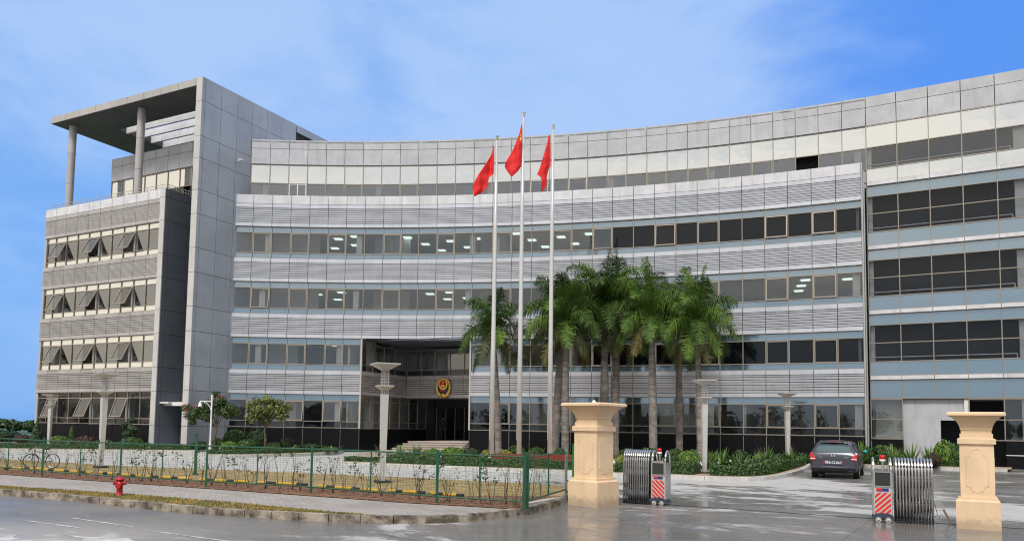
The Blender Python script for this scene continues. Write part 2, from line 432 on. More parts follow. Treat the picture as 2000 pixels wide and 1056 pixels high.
def smooth(P, n=4):
    out = []
    for i in range(len(P) - 1):
        p0, p1, p2, p3 = P[max(i - 1, 0)], P[i], P[i + 1], P[min(i + 2, len(P) - 1)]
        for k in range(n):
            t = k / n; out.append(.5 * ((2 * p1) + (p2 - p0) * t + (2 * p0 - 5 * p1 + 4 * p2 - p3) * t * t + (3 * p1 - p0 - 3 * p2 + p3) * t ** 3))
    return out + [P[-1]]
kerbs = smooth(kerb, 5)
kerb_stones('road_kerb', kerbs, 'kerb_old', .16, KH + .01, .62)
swback = [G(x, y, KH) for x, y in [(-420, 908), (-200, 914), (0, 926), (450, 957), (800, 982), (1010, 994)]]
grback = [G(x, y, KH) for x, y in [(-420, 928), (-200, 936), (0, 949), (250, 965), (497, 985), (640, 1000), (754, 1009)]]
inner = offset_line(kerbs, .15)
ig = [p for p in inner if p.x < -2.9]
sheet('sidewalk', [tuple(p) for p in inner] + [(1.45, 19.35)] + [tuple(p) for p in reversed(swback)], KH, 'paving')
sheet('grass_verge', [tuple(p) for p in ig] + [tuple(p) for p in reversed(grback)], KH + .012, 'verge_grass')
tanback = [G(x, y, KH) for x, y in [(-420, 876), (-100, 888), (0, 896), (50, 899), (250, 910), (497, 919), (800, 932), (1108, 948)]]
soilfront = [p + Vector((0, 0, 0)) for p in swback]
soilback = [G(x, y, KH) for x, y in [(-420, 900), (0, 917), (250, 930), (497, 945), (800, 962), (930, 969), (1060, 969)]]
sheet('soil_strip', [tuple(p) for p in soilfront] + [(.55, 17.15), (1.40, 19.1)] + [tuple(p) for p in reversed(soilback)], KH + .016, 'soil')
sheet('dry_lawn', [tuple(p) for p in soilfront] + [(.55, 17.15), (1.6, 19.6)] + [tuple(p) for p in reversed(tanback)], KH + .008, 'tan_grass')
kerb_stones('lawn_kerb', [Vector((p.x, p.y, 0)) for p in tanback][::-1], 'kerb_new', .1, KH + .004, 1.0)
kerb_stones('fence_kerb', [Vector((.50, 16.98, 0)), Vector((1.55, 19.0, 0))], 'kerb_new', .14, KH + .02, .55)

def blades(name, n, inside, h, mname, w=.012, z0=KH, kind='stuff', label=None, cat=None, lean=.5):
    mb = MB()
    for _ in range(n):
        x, y = inside(); a = rnd.uniform(0, 6.28); hh = h * rnd.uniform(.5, 1.3); l = rnd.uniform(0, lean) * hh
        ca, sa = math.cos(a), math.sin(a); ww = w * rnd.uniform(.7, 1.4); b = rnd.uniform(0, 6.28)
        mb.add([(x - ca * ww, y - sa * ww, z0), (x + ca * ww, y + sa * ww, z0), (x + math.cos(b) * l, y + math.sin(b) * l, z0 + hh)], [(0, 1, 2)], mname if isinstance(mname, str) else rnd.choice(mname))
    o = mb.build(name); tag(o, label, cat, kind=kind); return o
def between(A, B):
    def f():
        i = rnd.randrange(len(A) - 1); t = rnd.random(); s = rnd.random()
        a = A[i].lerp(A[i + 1], t); u = (i + t) / (len(A) - 1) * (len(B) - 1); j = min(int(u), len(B) - 2)
        b = B[j].lerp(B[j + 1], u - j); p = a.lerp(b, s); return p.x, p.y
    return f
igr = resample([Vector((p.x, p.y, 0)) for p in ig], .8); ggr = resample([Vector((p.x, p.y, 0)) for p in grback], .8)
blades('verge_grass', 16000, between(igr, ggr), .045, ['grass_dry_blade', 'grass_dry_blade', 'grass_dry_blade', 'grass_green_blade'], label='dry yellowish grass growing on the kerbside verge', cat='grass')
blades('lawn_grass', 9000, between([Vector((p.x, p.y, 0)) for p in tanback[2:]], [Vector((p.x, p.y, 0)) for p in soilback[1:]]), .035, ['grass_dry_blade'], label='short tan grass of the lawn behind the fence', cat='grass')
blades('leaf_litter', 5000, between([Vector((p.x, p.y, 0)) for p in soilback], [Vector((p.x, p.y, 0)) for p in swback + [Vector((.5, 17.2, 0))]]), .03, ['soil', 'trunk_brown', 'leaf_red', 'palm_leaf_dry'], w=.03, label='brown dead leaves and crumbs on the soil under the fence', cat='litter', lean=2.5)

# road markings and gate track
def strip(name, a, b, wdt, m='road_paint', z=.004):
    d = (b - a).normalized(); n = Vector((-d.y, d.x, 0)) * wdt / 2
    mb = MB(); mb.add([(p.x, p.y, z) for p in (a - n, b - n, b + n, a + n)], [(0, 1, 2, 3)], m); o = mb.build(name); o['kind'] = 'structure'; return o
for a, b, wd in [((140, 1010.5), (260, 1028), .06), ((286, 1035), (520, 1066), .07), ((50, 1016), (155, 1030), .07)]:
    strip('road_marking', G(*a), G(*b), wd)
for pl in ([(-40, 1042), (38, 1043.5), (24, 1048), (66, 1056), (60, 1066), (-60, 1062)], [(120, 1043), (176, 1048), (250, 1050), (262, 1056), (250, 1072), (170, 1070), (158, 1050)]):
    sheet('road_marking', [tuple(G(*p)) for p in pl], .004, 'road_paint')
tdir = Vector((.849, -.528, 0))
T0 = Vector((3.0, 19.38, 0)); T1 = T0 + tdir * 13
for o_ in (-.045, .045): strip('gate_track', T0 + Vector((.528, .849, 0)) * o_, T1 + Vector((.528, .849, 0)) * o_, .03, 'rail_rust', .005)
strip('gate_track', T0, T1, .05, 'joint', .004)

# ------------------------------------------------------------------ the building
B0 = Vector((0, 50, 0))
bld = empty('office_building', B0, label='curved five-storey grey office building with louvred bands and tall roof canopy on the left', cat='building')
def bp(mb, name, smooth=False): return mb.build(name, bld, off=B0, smooth=smooth)
AC = (-13.9245, -24.617); AR = 77.44
ANG = [1.6406, 1.6227, 1.6057, 1.5888, 1.5718, 1.555, 1.5382, 1.5213, 1.5044, 1.4879, 1.472, 1.4555, 1.4391, 1.4229, 1.4049, 1.3875, 1.3696, 1.3521, 1.334, 1.3163, 1.2991, 1.2813, 1.2634, 1.2458, 1.2284, 1.2108, 1.1929, 1.1755, 1.1579, 1.1403, 1.1227, 1.1047]
NB = 31
def arc(base, angs):
    def f(i, t, off):
        a, b = angs[i], angs[i + 1]; r = AR + base + off
        p = Vector((AC[0] + r * math.cos(a), AC[1] + r * math.sin(a))); q = Vector((AC[0] + r * math.cos(b), AC[1] + r * math.sin(b)))
        return p.lerp(q, t)
    return f
def flat(P, Q, n):
    P, Q = Vector(P[:2]), Vector(Q[:2]); d = (Q - P).normalized(); nn = Vector((-d.y, d.x))
    def f(i, t, off): return P.lerp(Q, (i + t) / n) + nn * off
    return f
def bq(F, i, t0, t1, o0, o1): return [F(i, t0, o0), F(i, t1, o0), F(i, t1, o1), F(i, t0, o1)]
def louver(name, F, bays, z0, z1, m='aluminium', parapet=0.0, o=-.0):
    mb = MB(); top = z1 - parapet
    for i in bays:
        g = .012
        if parapet:
            mb.prism(bq(F, i, g, 1 - g, o, o + .1), top + .012, z1, 'stone_light')
            mb.prism(bq(F, i, 0, 1, o + .1, o + .32), z0, z1 - .03, 'joint')
        else: mb.prism(bq(F, i, 0, 1, o + .12, o + .32), z0, z1, 'joint')
        bot, tp = .24, .27; n = 7; zz = z0 + bot; pitch = (top - tp - zz) / n
        mb.prism(bq(F, i, g, 1 - g, o, o + .12), z0, z0 + bot, m)
        mb.prism(bq(F, i, g, 1 - g, o, o + .12), top - tp, top - .012 if parapet else top, m)
        for k in range(n):
            a = zz + pitch * k + .034; b = zz + pitch * (k + 1) - .0
            if k == n - 1: b -= .034
            p = bq(F, i, g, 1 - g, o, o + .10)
            q0 = [F(i, g, o + .022), F(i, 1 - g, o + .022)]   # lower edge leans back
            vs = [(*q0[0], a), (*q0[1], a), (*p[2], a), (*p[3], a), (*p[0], b), (*p[1], b), (*p[2], b), (*p[3], b)]
            mb.add(vs, [(3, 2, 1, 0), (4, 5, 6, 7), (0, 1, 5, 4), (1, 2, 6, 5), (2, 3, 7, 6), (3, 0, 4, 7)], m)
    return bp(mb, name)
def pane_quad(mb, F, i, t0, t1, off, z0, z1, m):
    a, b = F(i, t0, off), F(i, t1, off); mb.add([(*a, z0), (*b, z0), (*b, z1), (*a, z1)], [(0, 1, 2, 3)], m)
def awning(F, i, off, z0, z1, tilt, gm='glass', fm='mullion', split=False):
    a, b = F(i, .03, off), F(i, .97, off); L = (b - a).length; az = math.atan2(b.y - a.y, b.x - a.x); h = z1 - z0; t = .065
    mb = MB()
    for c, d in (((L / 2, 0, -t / 2), (L, .05, t)), ((L / 2, 0, -h + t / 2), (L, .05, t)), ((t / 2, 0, -h / 2), (t, .05, h - 2 * t)), ((L - t / 2, 0, -h / 2), (t, .05, h - 2 * t))): mb.box(c, d, fm)
    if split: mb.box((L / 2, 0, -h / 2), (.07, .05, h - 2 * t), fm)
    if tilt:
        for x in (t * 1.5, L - t * 1.5): mb.tube([(x, .05, -h * .80), (x, .02 + h * .80 * math.sin(R(tilt)), -h * .92)], .008, fm, 4)
    o = mb.build('awning_window', bld, Vector((a.x, a.y, z1)) - B0); o.rotation_euler = (-R(tilt), 0, az)
    pb = MB(); pb.add([(t, .01, -h + t), (L - t, .01, -h + t), (L - t, .01, -t), (t, .01, -t)], [(0, 1, 2, 3)], gm)
    pb.build('pane', o); return o
def fixedw(F, i, off, z0, z1, gm='glass', name='fixed_window'):
    mb = MB(); pane_quad(mb, F, i, .01, .99, off, z0, z1, gm); return bp(mb, name)
def mullions(F, bays, zs, off=.14, m='mullion', w_=.05, tw=.05, ends=True, name='window_frame', skipt=()):
    mb = MB(); L = (F(bays[0], 1, 0) - F(bays[0], 0, 0)).length; hw = w_ / 2 / L
    z0, z1 = zs[0], zs[-1]
    for i in list(bays) + ([bays[-1] + 1] if ends else []):
        j, t = (i, 0) if i in bays else (i - 1, 1)
        mb.prism([F(j, t - hw, off - .05), F(j, t + hw, off - .05), F(j, t + hw, off + .04), F(j, t - hw, off + .04)], z0, z1, m)
    for i in bays:
        for z in zs:
            if z in skipt: continue
            za = min(max(z - tw / 2, z0), z1 - tw); mb.prism([F(i, hw, off - .045), F(i, 1 - hw, off - .045), F(i, 1 - hw, off + .035), F(i, hw, off + .035)], za, za + tw, m)
    return bp(mb, name)

FT = [3.92, 7.82, 11.72, 15.62]      # top of the glass band of floors 1..4
FW = arc(0, ANG)
REC0, REC1 = 7, 13                   # bays of the entrance recess
AWN = {1, 3, 5, 8, 11, 14, 17, 19, 22, 24, 27, 29}
DARK4 = set(range(20, 31))
for f, T in enumerate(FT):
    recess = f < 2
    runs = [list(range(0, REC0)), list(range(REC1, NB))] if recess else [list(range(NB))]
    lruns = runs if f == 0 else [list(range(NB))]      # the louvre above the second floor bridges the recess
    for r_ in lruns: louver('louver_band', FW, r_, T, T + (2.23 if f == 3 else 1.63), 'aluminium', .63 if f == 3 else 0)
    for r_ in runs:
        sp, sq = MB(), MB()
        for i in r_:
            pane_quad(sp, FW, i, .0, 1, .15, T - .43, T - .02, 'spandrel')
            if f > 0: pane_quad(sq, FW, i, .0, 1, .15, T - 2.27, T - 1.86, 'spandrel')
            else: pane_quad(sq, FW, i, .0, 1, .15, T - 2.32, T - 1.88, 'glass_dark')
            op = 0
            if f == 3: op = {19: 3, 22: 6, 27: 8, 29: 9}.get(i, 0)
            if f == 2: op = {1: 5, 27: 7, 29: 7, 24: 4}.get(i, 0)
            if f == 0: op = {1: 7, 3: 8, 5: 7}.get(i, 0)
            g = 'glass_dark' if (f == 3 and i >= 20) or (f == 1 and i > 18) else 'glass'
            if i in AWN: awning(FW, i, .13, T - 1.86, T - .46, op, g, split=(f == 0 and i in (14,)))
            else: fixedw(FW, i, .15, T - 1.86, T - .44, g)
        bp(sp, 'spandrel_glass'); bp(sq, 'spandrel_glass')
        mullions(FW, r_, [T - 2.27 if f else T - 2.32, T - 1.86, T - .43, T - .0])
# black granite base
for r_ in (range(0, REC0), range(REC1, NB)):
    gb = MB()
    for i in r_: gb.prism(bq(FW, i, .015, .985, .0, .2), 0, 1.56, 'granite'); gb.prism(bq(FW, i, 0, 1, .03, .3), 0, 1.55, 'mullion')
    bp(gb, 'base_cladding')

# top floor, set back 1.0 m, running on into the glazed right wing
TA0, TA1 = 1.6300, 1.1010
TANG = [TA0 + (TA1 - TA0) * i / 31 for i in range(32)]
FT5 = arc(1.0, TANG)
Pr = FT5(30, 1, 0); Qr = Vector((28.95, 41.15)); rdir = (Qr - Pr).normalized(); NR = 9; BW = 1.66
FR = flat(Pr, Pr + rdir * BW * NR, NR)
def parapet_panels(F, bays, name='roof_parapet'):
    mb = MB()
    for i in bays:
        mb.prism(bq(F, i, .012, .988, 0, .08), 20.42, 21.53, 'stone_panel'); mb.prism(bq(F, i, .012, .988, 0, .08), 21.56, 22.2, 'stone_panel')
        mb.prism(bq(F, i, 0, 1, .08, .4), 20.41, 22.17, 'joint')
    return bp(mb, name)
parapet_panels(FT5, range(31)); parapet_panels(FR, range(NR))
AW5 = {2, 5, 8, 12, 15, 17, 19, 21, 23, 26}
for i in range(31):
    fixedw(FT5, i, .1, 19.05, 20.39, 'spandrel_cream_sky', 'clerestory_pane')
    if i == 28: continue
    gm_ = 'glass_mid'
    if i in AW5: awning(FT5, i, .09, 17.7, 19.02, {15: 9, 17: 9}.get(i, 0), gm_, 'white_paint' if i == 2 else 'mullion', split=(i == 2))
    else: fixedw(FT5, i, .1, 17.7, 19.02, gm_, 'low_window')
mullions(FT5, list(range(31)), [16.9, 17.7, 19.03, 20.41], .1)
sb = MB()
for i in range(31): sb.prism(bq(FT5, i, 0, 1, .1, .3), 16.6, 17.68, 'stone_panel')
bp(sb, 'sill_wall')

# interior of the curved wing -------------------------------------------------
C0 = Vector((-20.63, 49.68)); EL = Vector((-.892, .452)); ER = Vector((.452, .892))
def TF(a, b): return C0 + EL * a + ER * b
def ring(o0, o1, angs):
    return [Vector((AC[0] + (AR + o0) * math.cos(a), AC[1] + (AR + o0) * math.sin(a))) for a in angs], [Vector((AC[0] + (AR + o1) * math.cos(a), AC[1] + (AR + o1) * math.sin(a))) for a in angs]
def ring_slab(mb, o0, o1, angs, z0, z1, m, m2=None):
    A, Bq = ring(o0, o1, angs)
    for i in range(len(angs) - 1): mb.prism([A[i], A[i + 1], Bq[i + 1], Bq[i]], z0, z1, m)
fins = 8.0
# stop the inner ring at the stair fin
def ring_slab_cut(mb, o0, o1, angs, z0, z1, m):
    A, Bq = ring(o0, o1, angs)
    def cut(p, q):   # keep the part right of the fin plane
        def s(v): return (v - C0).dot(-EL)
        if s(q) > .02: return q
        if s(p) <= .02: return None
        t = (s(p) - .02) / (s(p) - s(q)); return p.lerp(q, t)
    for i in range(len(angs) - 1):
        a, b = cut(A[i], Bq[i]), cut(A[i + 1], Bq[i + 1])
        if a is None or b is None: continue
        mb.prism([A[i], A[i + 1], b, a], z0, z1, m)
recA = ANG[REC0]; recB = ANG[REC1]
for f, T in enumerate(FT):
    segs = [ANG[:REC0 + 1], ANG[REC1:]] if f < 2 else [ANG]
    fl, ce = MB(), MB()
    for s in segs:
        ring_slab_cut(fl, .34, 9.6, s, T - 3.02, T - 2.72 + .0, 'room_floor')
        ring_slab_cut(ce, .34, 9.6, s, T + .02, T + .10, 'room_ceiling')
    bp(fl, 'floor_slab'); bp(ce, 'ceiling')
    if f == 3:
        rf = MB(); ring_slab_cut(rf, .34, 1.6, ANG, T + .9, T + 1.05, 'stone_panel'); bp(rf, 'roof_terrace')
bw = MB(); ring_slab_cut(bw, 9.6, 9.8, ANG[:REC0 + 1], 0, 17, 'room_wall'); ring_slab_cut(bw, 9.6, 9.8, ANG[REC0:REC1 + 1], 8.9, 17, 'room_wall'); ring_slab_cut(bw, 9.6, 9.8, ANG[REC1:], 0, 17, 'room_wall'); bp(bw, 'back_wall')
# partitions and columns
def fpt(s, off):
    i = min(int(s), NB - 1); return FW(i, s - i, off)
def partition(s, f, o0=.5, o1=9.5, m='room_wall'):
    T = FT[f]; mb = MB(); a, b = fpt(s, o0), fpt(s, o1); c, d = fpt(s + .1, o1), fpt(s + .1, o0)
    if (b - C0).dot(-EL) < .1: return
    mb.prism([a, b, c, d], T - 2.7, T + .01, m); bp(mb, 'partition_wall')
def icol(s, f, m='column_white', o=.42, w_=.40):
    T = FT[f]; mb = MB(); mb.prism([fpt(s, o), fpt(s + w_ / 1.35, o), fpt(s + w_ / 1.35, o + .5), fpt(s, o + .5)], T - 2.7, T + .01, m); bp(mb, 'interior_column')
for f in (3, 2, 1, 0):
    cols = [1.6, 6.5, 12.8, 24.5, 30.6] if f > 1 else [1.3, 5.6, 14.2, 19.3, 24.4, 30.6]
    if f == 2: cols = [1.4, 6.4, 12.6, 19, 25.9, 30.6]
    for c in cols: icol(c, f, 'white_paint')
    for p in ([3.05, 7.9, 14.2, 20.0] if f > 1 else [2.9, 6.2, 15.4, 20, 26]): partition(p, f)
    # cross partitions parallel to the front, making shallow rooms
    mb = MB()
    for i in ([1, 2, 3, 7, 8, 13] if f > 1 else [0, 1, 2, 15, 16, 17, 22, 23]): mb.prism(bq(FW, i, 0, 1, 3.2, 3.3), T * 0 + FT[f] - 2.7, FT[f] + .01, 'room_wall')
    bp(mb, 'cross_wall')
# recessed ceiling lights
def clight(px, py, f):
    p = G(px, py, FT[f]); mb = MB(); mb.box((0, 0, 0), (.58, .58, .03), 'lamp_panel', math.atan2(-p.x - 14, p.y + 24.6) if False else -math.atan2(p.x + 13.9, p.y + 24.6)); mb.build('ceiling_light', bld, Vector((p.x, p.y, FT[f] - .01)) - B0)
for f, L in ((3, [(614, 473), (661, 467), (654, 485), (693, 462), (694, 479), (796, 464), (831, 477), (863, 489), (880, 471), (914, 483), (930, 466), (1009, 456), (1039, 469), (1065, 482), (1096, 463), (1123, 476), (1151, 457)]),
             (2, [(621, 575), (667, 571), (660, 585), (840, 574), (878, 571), (874, 584), (912, 582), (1573, 547), (1565, 558), (1655, 545), (1560, 568)]), (1, [(656, 675), (693, 682)])):
    for q in L: clight(*q, f)
# dark roller blinds in the rooms at the right
for f, bays in ((3, range(20, 31)), (1, range(19, 31)), (2, (25, 26))):
    for i in bays:
        mb = MB(); mb.prism(bq(FW, i, .02, .98 if i != 30 else .78, .40, .43), FT[f] - 2.25, FT[f] - .3, 'blind'); bp(mb, 'roller_blind')
# top floor rooms
mb = MB(); ring_slab_cut(mb, 1.35, 9, TANG, 20.42, 20.5, 'room_ceiling'); bp(mb, 'ceiling')
mb = MB(); ring_slab_cut(mb, 1.0, 9, TANG, 22.0, 22.1, 'stone_panel'); bp(mb, 'roof_slab')
mb = MB(); ring_slab_cut(mb, 1.35, 9, TANG, 16.5, 16.8, 'room_floor'); bp(mb, 'floor_slab')
mb = MB(); ring_slab_cut(mb, 4.4, 4.6, TANG[:18], 16.8, 20.42, 'room_wall'); ring_slab_cut(mb, 1.9, 2.1, TANG[17:], 16.8, 20.42, 'room_dark'); bp(mb, 'back_wall')
for s in (0.6, 6.65, 12.7, 19, 24.0, 30.5):
    i = int(s); mb = MB(); mb.prism([FT5(i, s - i, .4), FT5(i, s - i + .28, .4), FT5(i, s - i + .28, .8), FT5(i, s - i, .8)], 16.8, 20.42, 'white_paint'); bp(mb, 'interior_column')

# right end return of the lower facade
mb = MB(); mb.prism([FW(30, 1.0, 0), FW(30, 1.06, 0), FW(30, 1.06, 1.2), FW(30, 1.0, 1.2)], 0, 17.85, 'aluminium_shade'); bp(mb, 'end_return')
mb = MB(); e0 = FW(30, 1.10, .05); mb.tube([(e0.x + .05, e0.y + .1, .2), (e0.x + .05, e0.y + .1, 17.4)], .05, 'galvanised', 8); bp(mb, 'rain_pipe')
mb = MB(); mb.prism([FW(0, -.02, .02), FW(0, .05, .02), FW(0, .05, .25), FW(0, -.02, .25)], 1.6, 3.92, 'white_paint')
for T in FT[1:]: mb.prism([FW(0, -.03, .02), FW(0, .03, .02), FW(0, .03, .25), FW(0, -.03, .25)], T - 2.27, T, 'white_paint')
bp(mb, 'end_trim')

# entrance recess ------------------------------------------------------------
rl0 = FW(REC0, 0, 0); rr0 = FW(REC1, 0, 0)
rl1 = rl0 + ER * 5.6
bwd = -EL
back = rl1 + bwd * 7.4
FL = flat(rl0 + ER * .1, rl1, 4)      # left return wall, faces right
FL = (lambda P, Q, n: (lambda i, t, off: P.lerp(Q, (i + t) / n) + Vector((-(Q - P).normalized().y, (Q - P).normalized().x)) * off))(rl0 + ER * .1, rl1, 4)
FB = flat(rl1, back, 6)
FL1 = flat(rl0 + ER * .1, rl1 + ER * 2.2, 5); FB1 = flat(rl1 + ER * 2.2, back + ER * 2.2, 6)
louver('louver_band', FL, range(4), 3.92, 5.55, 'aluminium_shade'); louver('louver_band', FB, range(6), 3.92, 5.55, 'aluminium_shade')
for F, n in ((FL, 4), (FB, 6)):
    mullions(F, list(range(n)), [5.55, 6.0, 7.5], .14)
    for i in range(n): fixedw(F, i, .15, 6.0, 7.5, 'glass', 'recess_window'); fixedw(F, i, .15, 5.57, 5.98, 'glass_dark', 'recess_window')
GD = 8.6
FLG = flat(rl0 + ER * .1, rl0 + ER * GD, 7); bk0 = rl0 + ER * GD; FBG = flat(bk0, bk0 + bwd * 7.2, 6)
mb = MB()
for i in range(7): mb.prism(bq(FLG, i, .01, .99, .05, .2), 0, 1.56, 'granite')
bp(mb, 'base_cladding')
mullions(FLG, list(range(7)), [1.6, 2.04, 3.49, 3.9], .14)
for i in range(7): fixedw(FLG, i, .15, 2.04, 3.9, 'glass', 'recess_window')
mb = MB(); mb.prism([FBG(0, 0, 0), FBG(0, .5, 0), FBG(0, .5, .3), FBG(0, 0, .3)], .8, 3.9, 'door_dark')
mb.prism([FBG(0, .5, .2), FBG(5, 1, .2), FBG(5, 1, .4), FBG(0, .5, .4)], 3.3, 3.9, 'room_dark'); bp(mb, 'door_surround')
mb = MB()
for t in (.55, 1.25, 1.95, 2.65, 3.35): i = int(t); mb.prism([FBG(i, t - i - .02, .3), FBG(i, t - i + .02, .3), FBG(i, t - i + .02, .36), FBG(i, t - i - .02, .36)], .8, 3.3, 'mullion')
g1, g2 = FBG(0, .5, .33), FBG(5, .95, .33); mb.add([(*g1, .82), (*g2, .82), (*g2, 3.3), (*g1, 3.3)], [(0, 1, 2, 3)], 'glass_dark')
bp(mb, 'glass_door')
mb = MB(); mb.prism([rl1 + ER * .0, rl1 + bwd * 7.6, rl1 + bwd * 7.6 + ER * 4, rl1 + ER * 4], 3.86, 3.92, 'soffit'); bp(mb, 'porch_soffit')
# rooms round the recess
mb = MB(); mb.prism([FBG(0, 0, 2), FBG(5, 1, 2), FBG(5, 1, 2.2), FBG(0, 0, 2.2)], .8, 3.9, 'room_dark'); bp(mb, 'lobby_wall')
mb = MB(); mb.prism([rl1 + ER * .3 + bwd * -3, rl1 + ER * .3 + bwd * 9.5, rl1 + ER * 6 + bwd * 9.5, rl1 + ER * 6 + bwd * -3], 3.92, 4.9, 'room_ceiling'); bp(mb, 'floor_slab')
mb = MB(); mb.prism([rl1 + ER * 4.0 + bwd * -.2, rl1 + ER * 4.0 + bwd * 9.5, rl1 + ER * 4.2 + bwd * 9.5, rl1 + ER * 4.2 + bwd * -.2], 4.9, 8, 'room_wall'); bp(mb, 'back_wall')
mb = MB(); mb.prism([FLG(0, 0, 1.9), FLG(6, 1, 1.9), FLG(6, 1, 2.1), FLG(0, 0, 2.1)], .9, 3.9, 'room_wall'); bp(mb, 'back_wall')
mb = MB(); mb.prism([FL(1, .2, .5), FL(1, .6, .5), FL(1, .6, .9), FL(1, .2, .9)], 4.9, 7.8, 'white_paint'); mb.prism([FL(1, .2, .5), FL(1, .6, .5), FL(1, .6, .9), FL(1, .2, .9)], .9, 3.9, 'white_paint'); bp(mb, 'interior_column')
# soffit of the recess at 7.6 with slatted metal ceiling
mb = MB(); mb.prism([rl0 + ER * .35 , FW(8, 1, .35), FW(10, 1, .35), FW(REC1 - 1, 1, .35), rr0 + ER * 6.0, rl1 + ER * .2], 7.74, 7.80, 'soffit')
for k in range(7):
    a = rl0 + ER * (.9 + k * .7) + bwd * .1; b = a + bwd * 7.6; d = ER * .05; mb.prism([a, b, b + d, a + d], 7.68, 7.74, 'dark_panel')
bp(mb, 'recess_soffit')
mb = MB(); mb.prism([rr0 + bwd * .12 + ER * .4, rr0 + bwd * .3 + ER * .4, rr0 + ER * 10 + bwd * .3, rr0 + ER * 10 + bwd * .12], 0, 7.8, 'dark_panel'); bp(mb, 'recess_side_wall')
mb = MB(); mb.prism([FW(REC0, -.04, .0), FW(REC0, .04, 0), FW(REC0, .04, .25), FW(REC0, -.04, .25)], 1.6, 7.8, 'mullion_light'); bp(mb, 'corner_trim'); mb = MB(); mb.prism([FW(REC1, -.04, .0), FW(REC1, .04, 0), FW(REC1, .04, .25), FW(REC1, -.04, .25)], 1.6, 7.8, 'mullion_light'); bp(mb, 'corner_trim')
# entrance floor and steps
mb = MB(); top = .80
base = rl0 + bwd * 3.2
mb.prism([base + ER * 2.4, rr0 + ER * .3, rr0 + ER * 12, base + ER * 12 - bwd * 4], -.02, .785, 'granite')
for k in range(5):
    z = top - .15 * k; o1 = -.30 * k
    a = base + ER * (1.2 + o1) + bwd * (-.22 * k); b = rr0 + bwd * .05 + ER * (o1 - .3); c_ = rr0 + ER * 7.5 + bwd * .05; d_ = base + ER * 8 + bwd * (-.22 * k)
    mb.prism([a, b, c_, d_], z - .045, z + .001 * k, 'step_stone')
    i_ = ER * .03; mb.prism([a + i_ + bwd * .03, b + i_, c_, d_ + bwd * .03], z - .15, z - .046, 'mullion')  # riser coloured darker to stand for its shade under the nosing
bp(mb, 'entrance_steps')
mb = MB(); p = G(677, 893); q = G(800, 892); mb.prism([p, q, q + Vector((.6, 3.5, 0)), p + Vector((1.2, 4.2, 0))], .01, .12, 'step_stone'); mb.prism([p + Vector((.5, .5, 0)), q + Vector((0, .5, 0)), q + Vector((.6, 3.6, 0)), p + Vector((1.4, 4.3, 0))], .12, .26, 'step_stone'); bp(mb, 'entrance_platform')

# left block ------------------------------------------------------------------
LA0, LA1 = 16.79, 3.95
FLB = flat(TF(LA0, .35), TF(LA1, .35), 10)
LOP = {1: 26, 4: 28, 7: 26}
for f, T in enumerate(FT):
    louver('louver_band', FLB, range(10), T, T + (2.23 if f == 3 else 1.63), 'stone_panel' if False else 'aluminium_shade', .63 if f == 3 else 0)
    sp = MB(); sp2 = MB(); smat = 'spandrel_cream_sky' if f else 'glass_dark'
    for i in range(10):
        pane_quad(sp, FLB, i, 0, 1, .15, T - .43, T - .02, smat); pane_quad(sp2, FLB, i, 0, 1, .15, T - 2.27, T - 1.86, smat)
        if i in LOP: awning(FLB, i, .12, T - 1.86, T - .46, LOP[i] if f else LOP[i] - 6, 'glass_coated')
        else: fixedw(FLB, i, .15, T - 1.86, T - .44, 'glass_mid' if f else 'glass_clear')
    bp(sp, 'spandrel_glass'); bp(sp2, 'spandrel_glass'); mullions(FLB, list(range(10)), [T - 2.27, T - 1.86, T - .43, T])
    mb = MB(); mb.prism([TF(16.6, .7), TF(4.0, .7), TF(4.0, 7), TF(16.6, 7)], T - 3.0, T - 2.7, 'room_floor'); bp(mb, 'floor_slab')
    mb = MB(); mb.prism([TF(16.6, .7), TF(4.0, .7), TF(4.0, 7), TF(16.6, 7)], T + .02, T + .1, 'room_ceiling'); bp(mb, 'ceiling')
    for a in (16.0, 11.2, 7.3):
        mb = MB(); mb.prism([TF(a, .9), TF(a - .45, .9), TF(a - .45, 1.35), TF(a, 1.35)], T - 2.7, T + .02, 'white_paint'); bp(mb, 'interior_column')
mb = MB(); mb.prism([TF(16.6, 5), TF(4.0, 5), TF(4.0, 5.2), TF(16.6, 5.2)], 3.95, 16.8, 'room_wall'); bp(mb, 'back_wall')
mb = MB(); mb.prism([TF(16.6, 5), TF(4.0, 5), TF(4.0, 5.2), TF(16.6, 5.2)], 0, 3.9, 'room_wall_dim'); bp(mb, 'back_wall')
mb = MB()
for i in range(10): mb.prism(bq(FLB, i, .012, .988, 0, .2), 0, 1.62, 'granite')
mb.prism([TF(LA0, .42), TF(LA1, .42), TF(LA1, .6), TF(LA0, .6)], 0, 1.6, 'mullion'); bp(mb, 'base_cladding')
mb = MB(); mb.prism([TF(LA0 - .02, .4), TF(LA0 - .25, .4), TF(LA0 - .25, 9), TF(LA0 - .02, 9)], 0, 17.6, 'aluminium_shade'); mb.prism([TF(LA0 - .3, 8.8), TF(3.5, 8.8), TF(3.5, 9), TF(LA0 - .3, 9)], 0, 17.6, 'stone_panel'); bp(mb, 'side_wall')
ZJ = [0, 1.6, 3.92, 5.55, 7.82, 9.45, 11.72, 13.35, 15.62, 17.25, 19.4, 20.9, 23.3, 24.93]
def panelled(mb, P, Q, breaks, zs, m, out, th=.06, gap=.013):
    """panels on the face P-Q; out = unit vector pointing outward"""
    d = (Q - P); L = d.length; d.normalize()
    for s0, s1 in zip(breaks, breaks[1:]):
        for z0, z1 in zip(zs, zs[1:]):
            a, b = P + d * (s0 + gap), P + d * (s1 - gap); mb.prism([a, b, b + out * th, a + out * th], z0 + gap, z1 - gap, m)
mb = MB(); zs = [z for z in ZJ if z < 17.5] + [17.85]
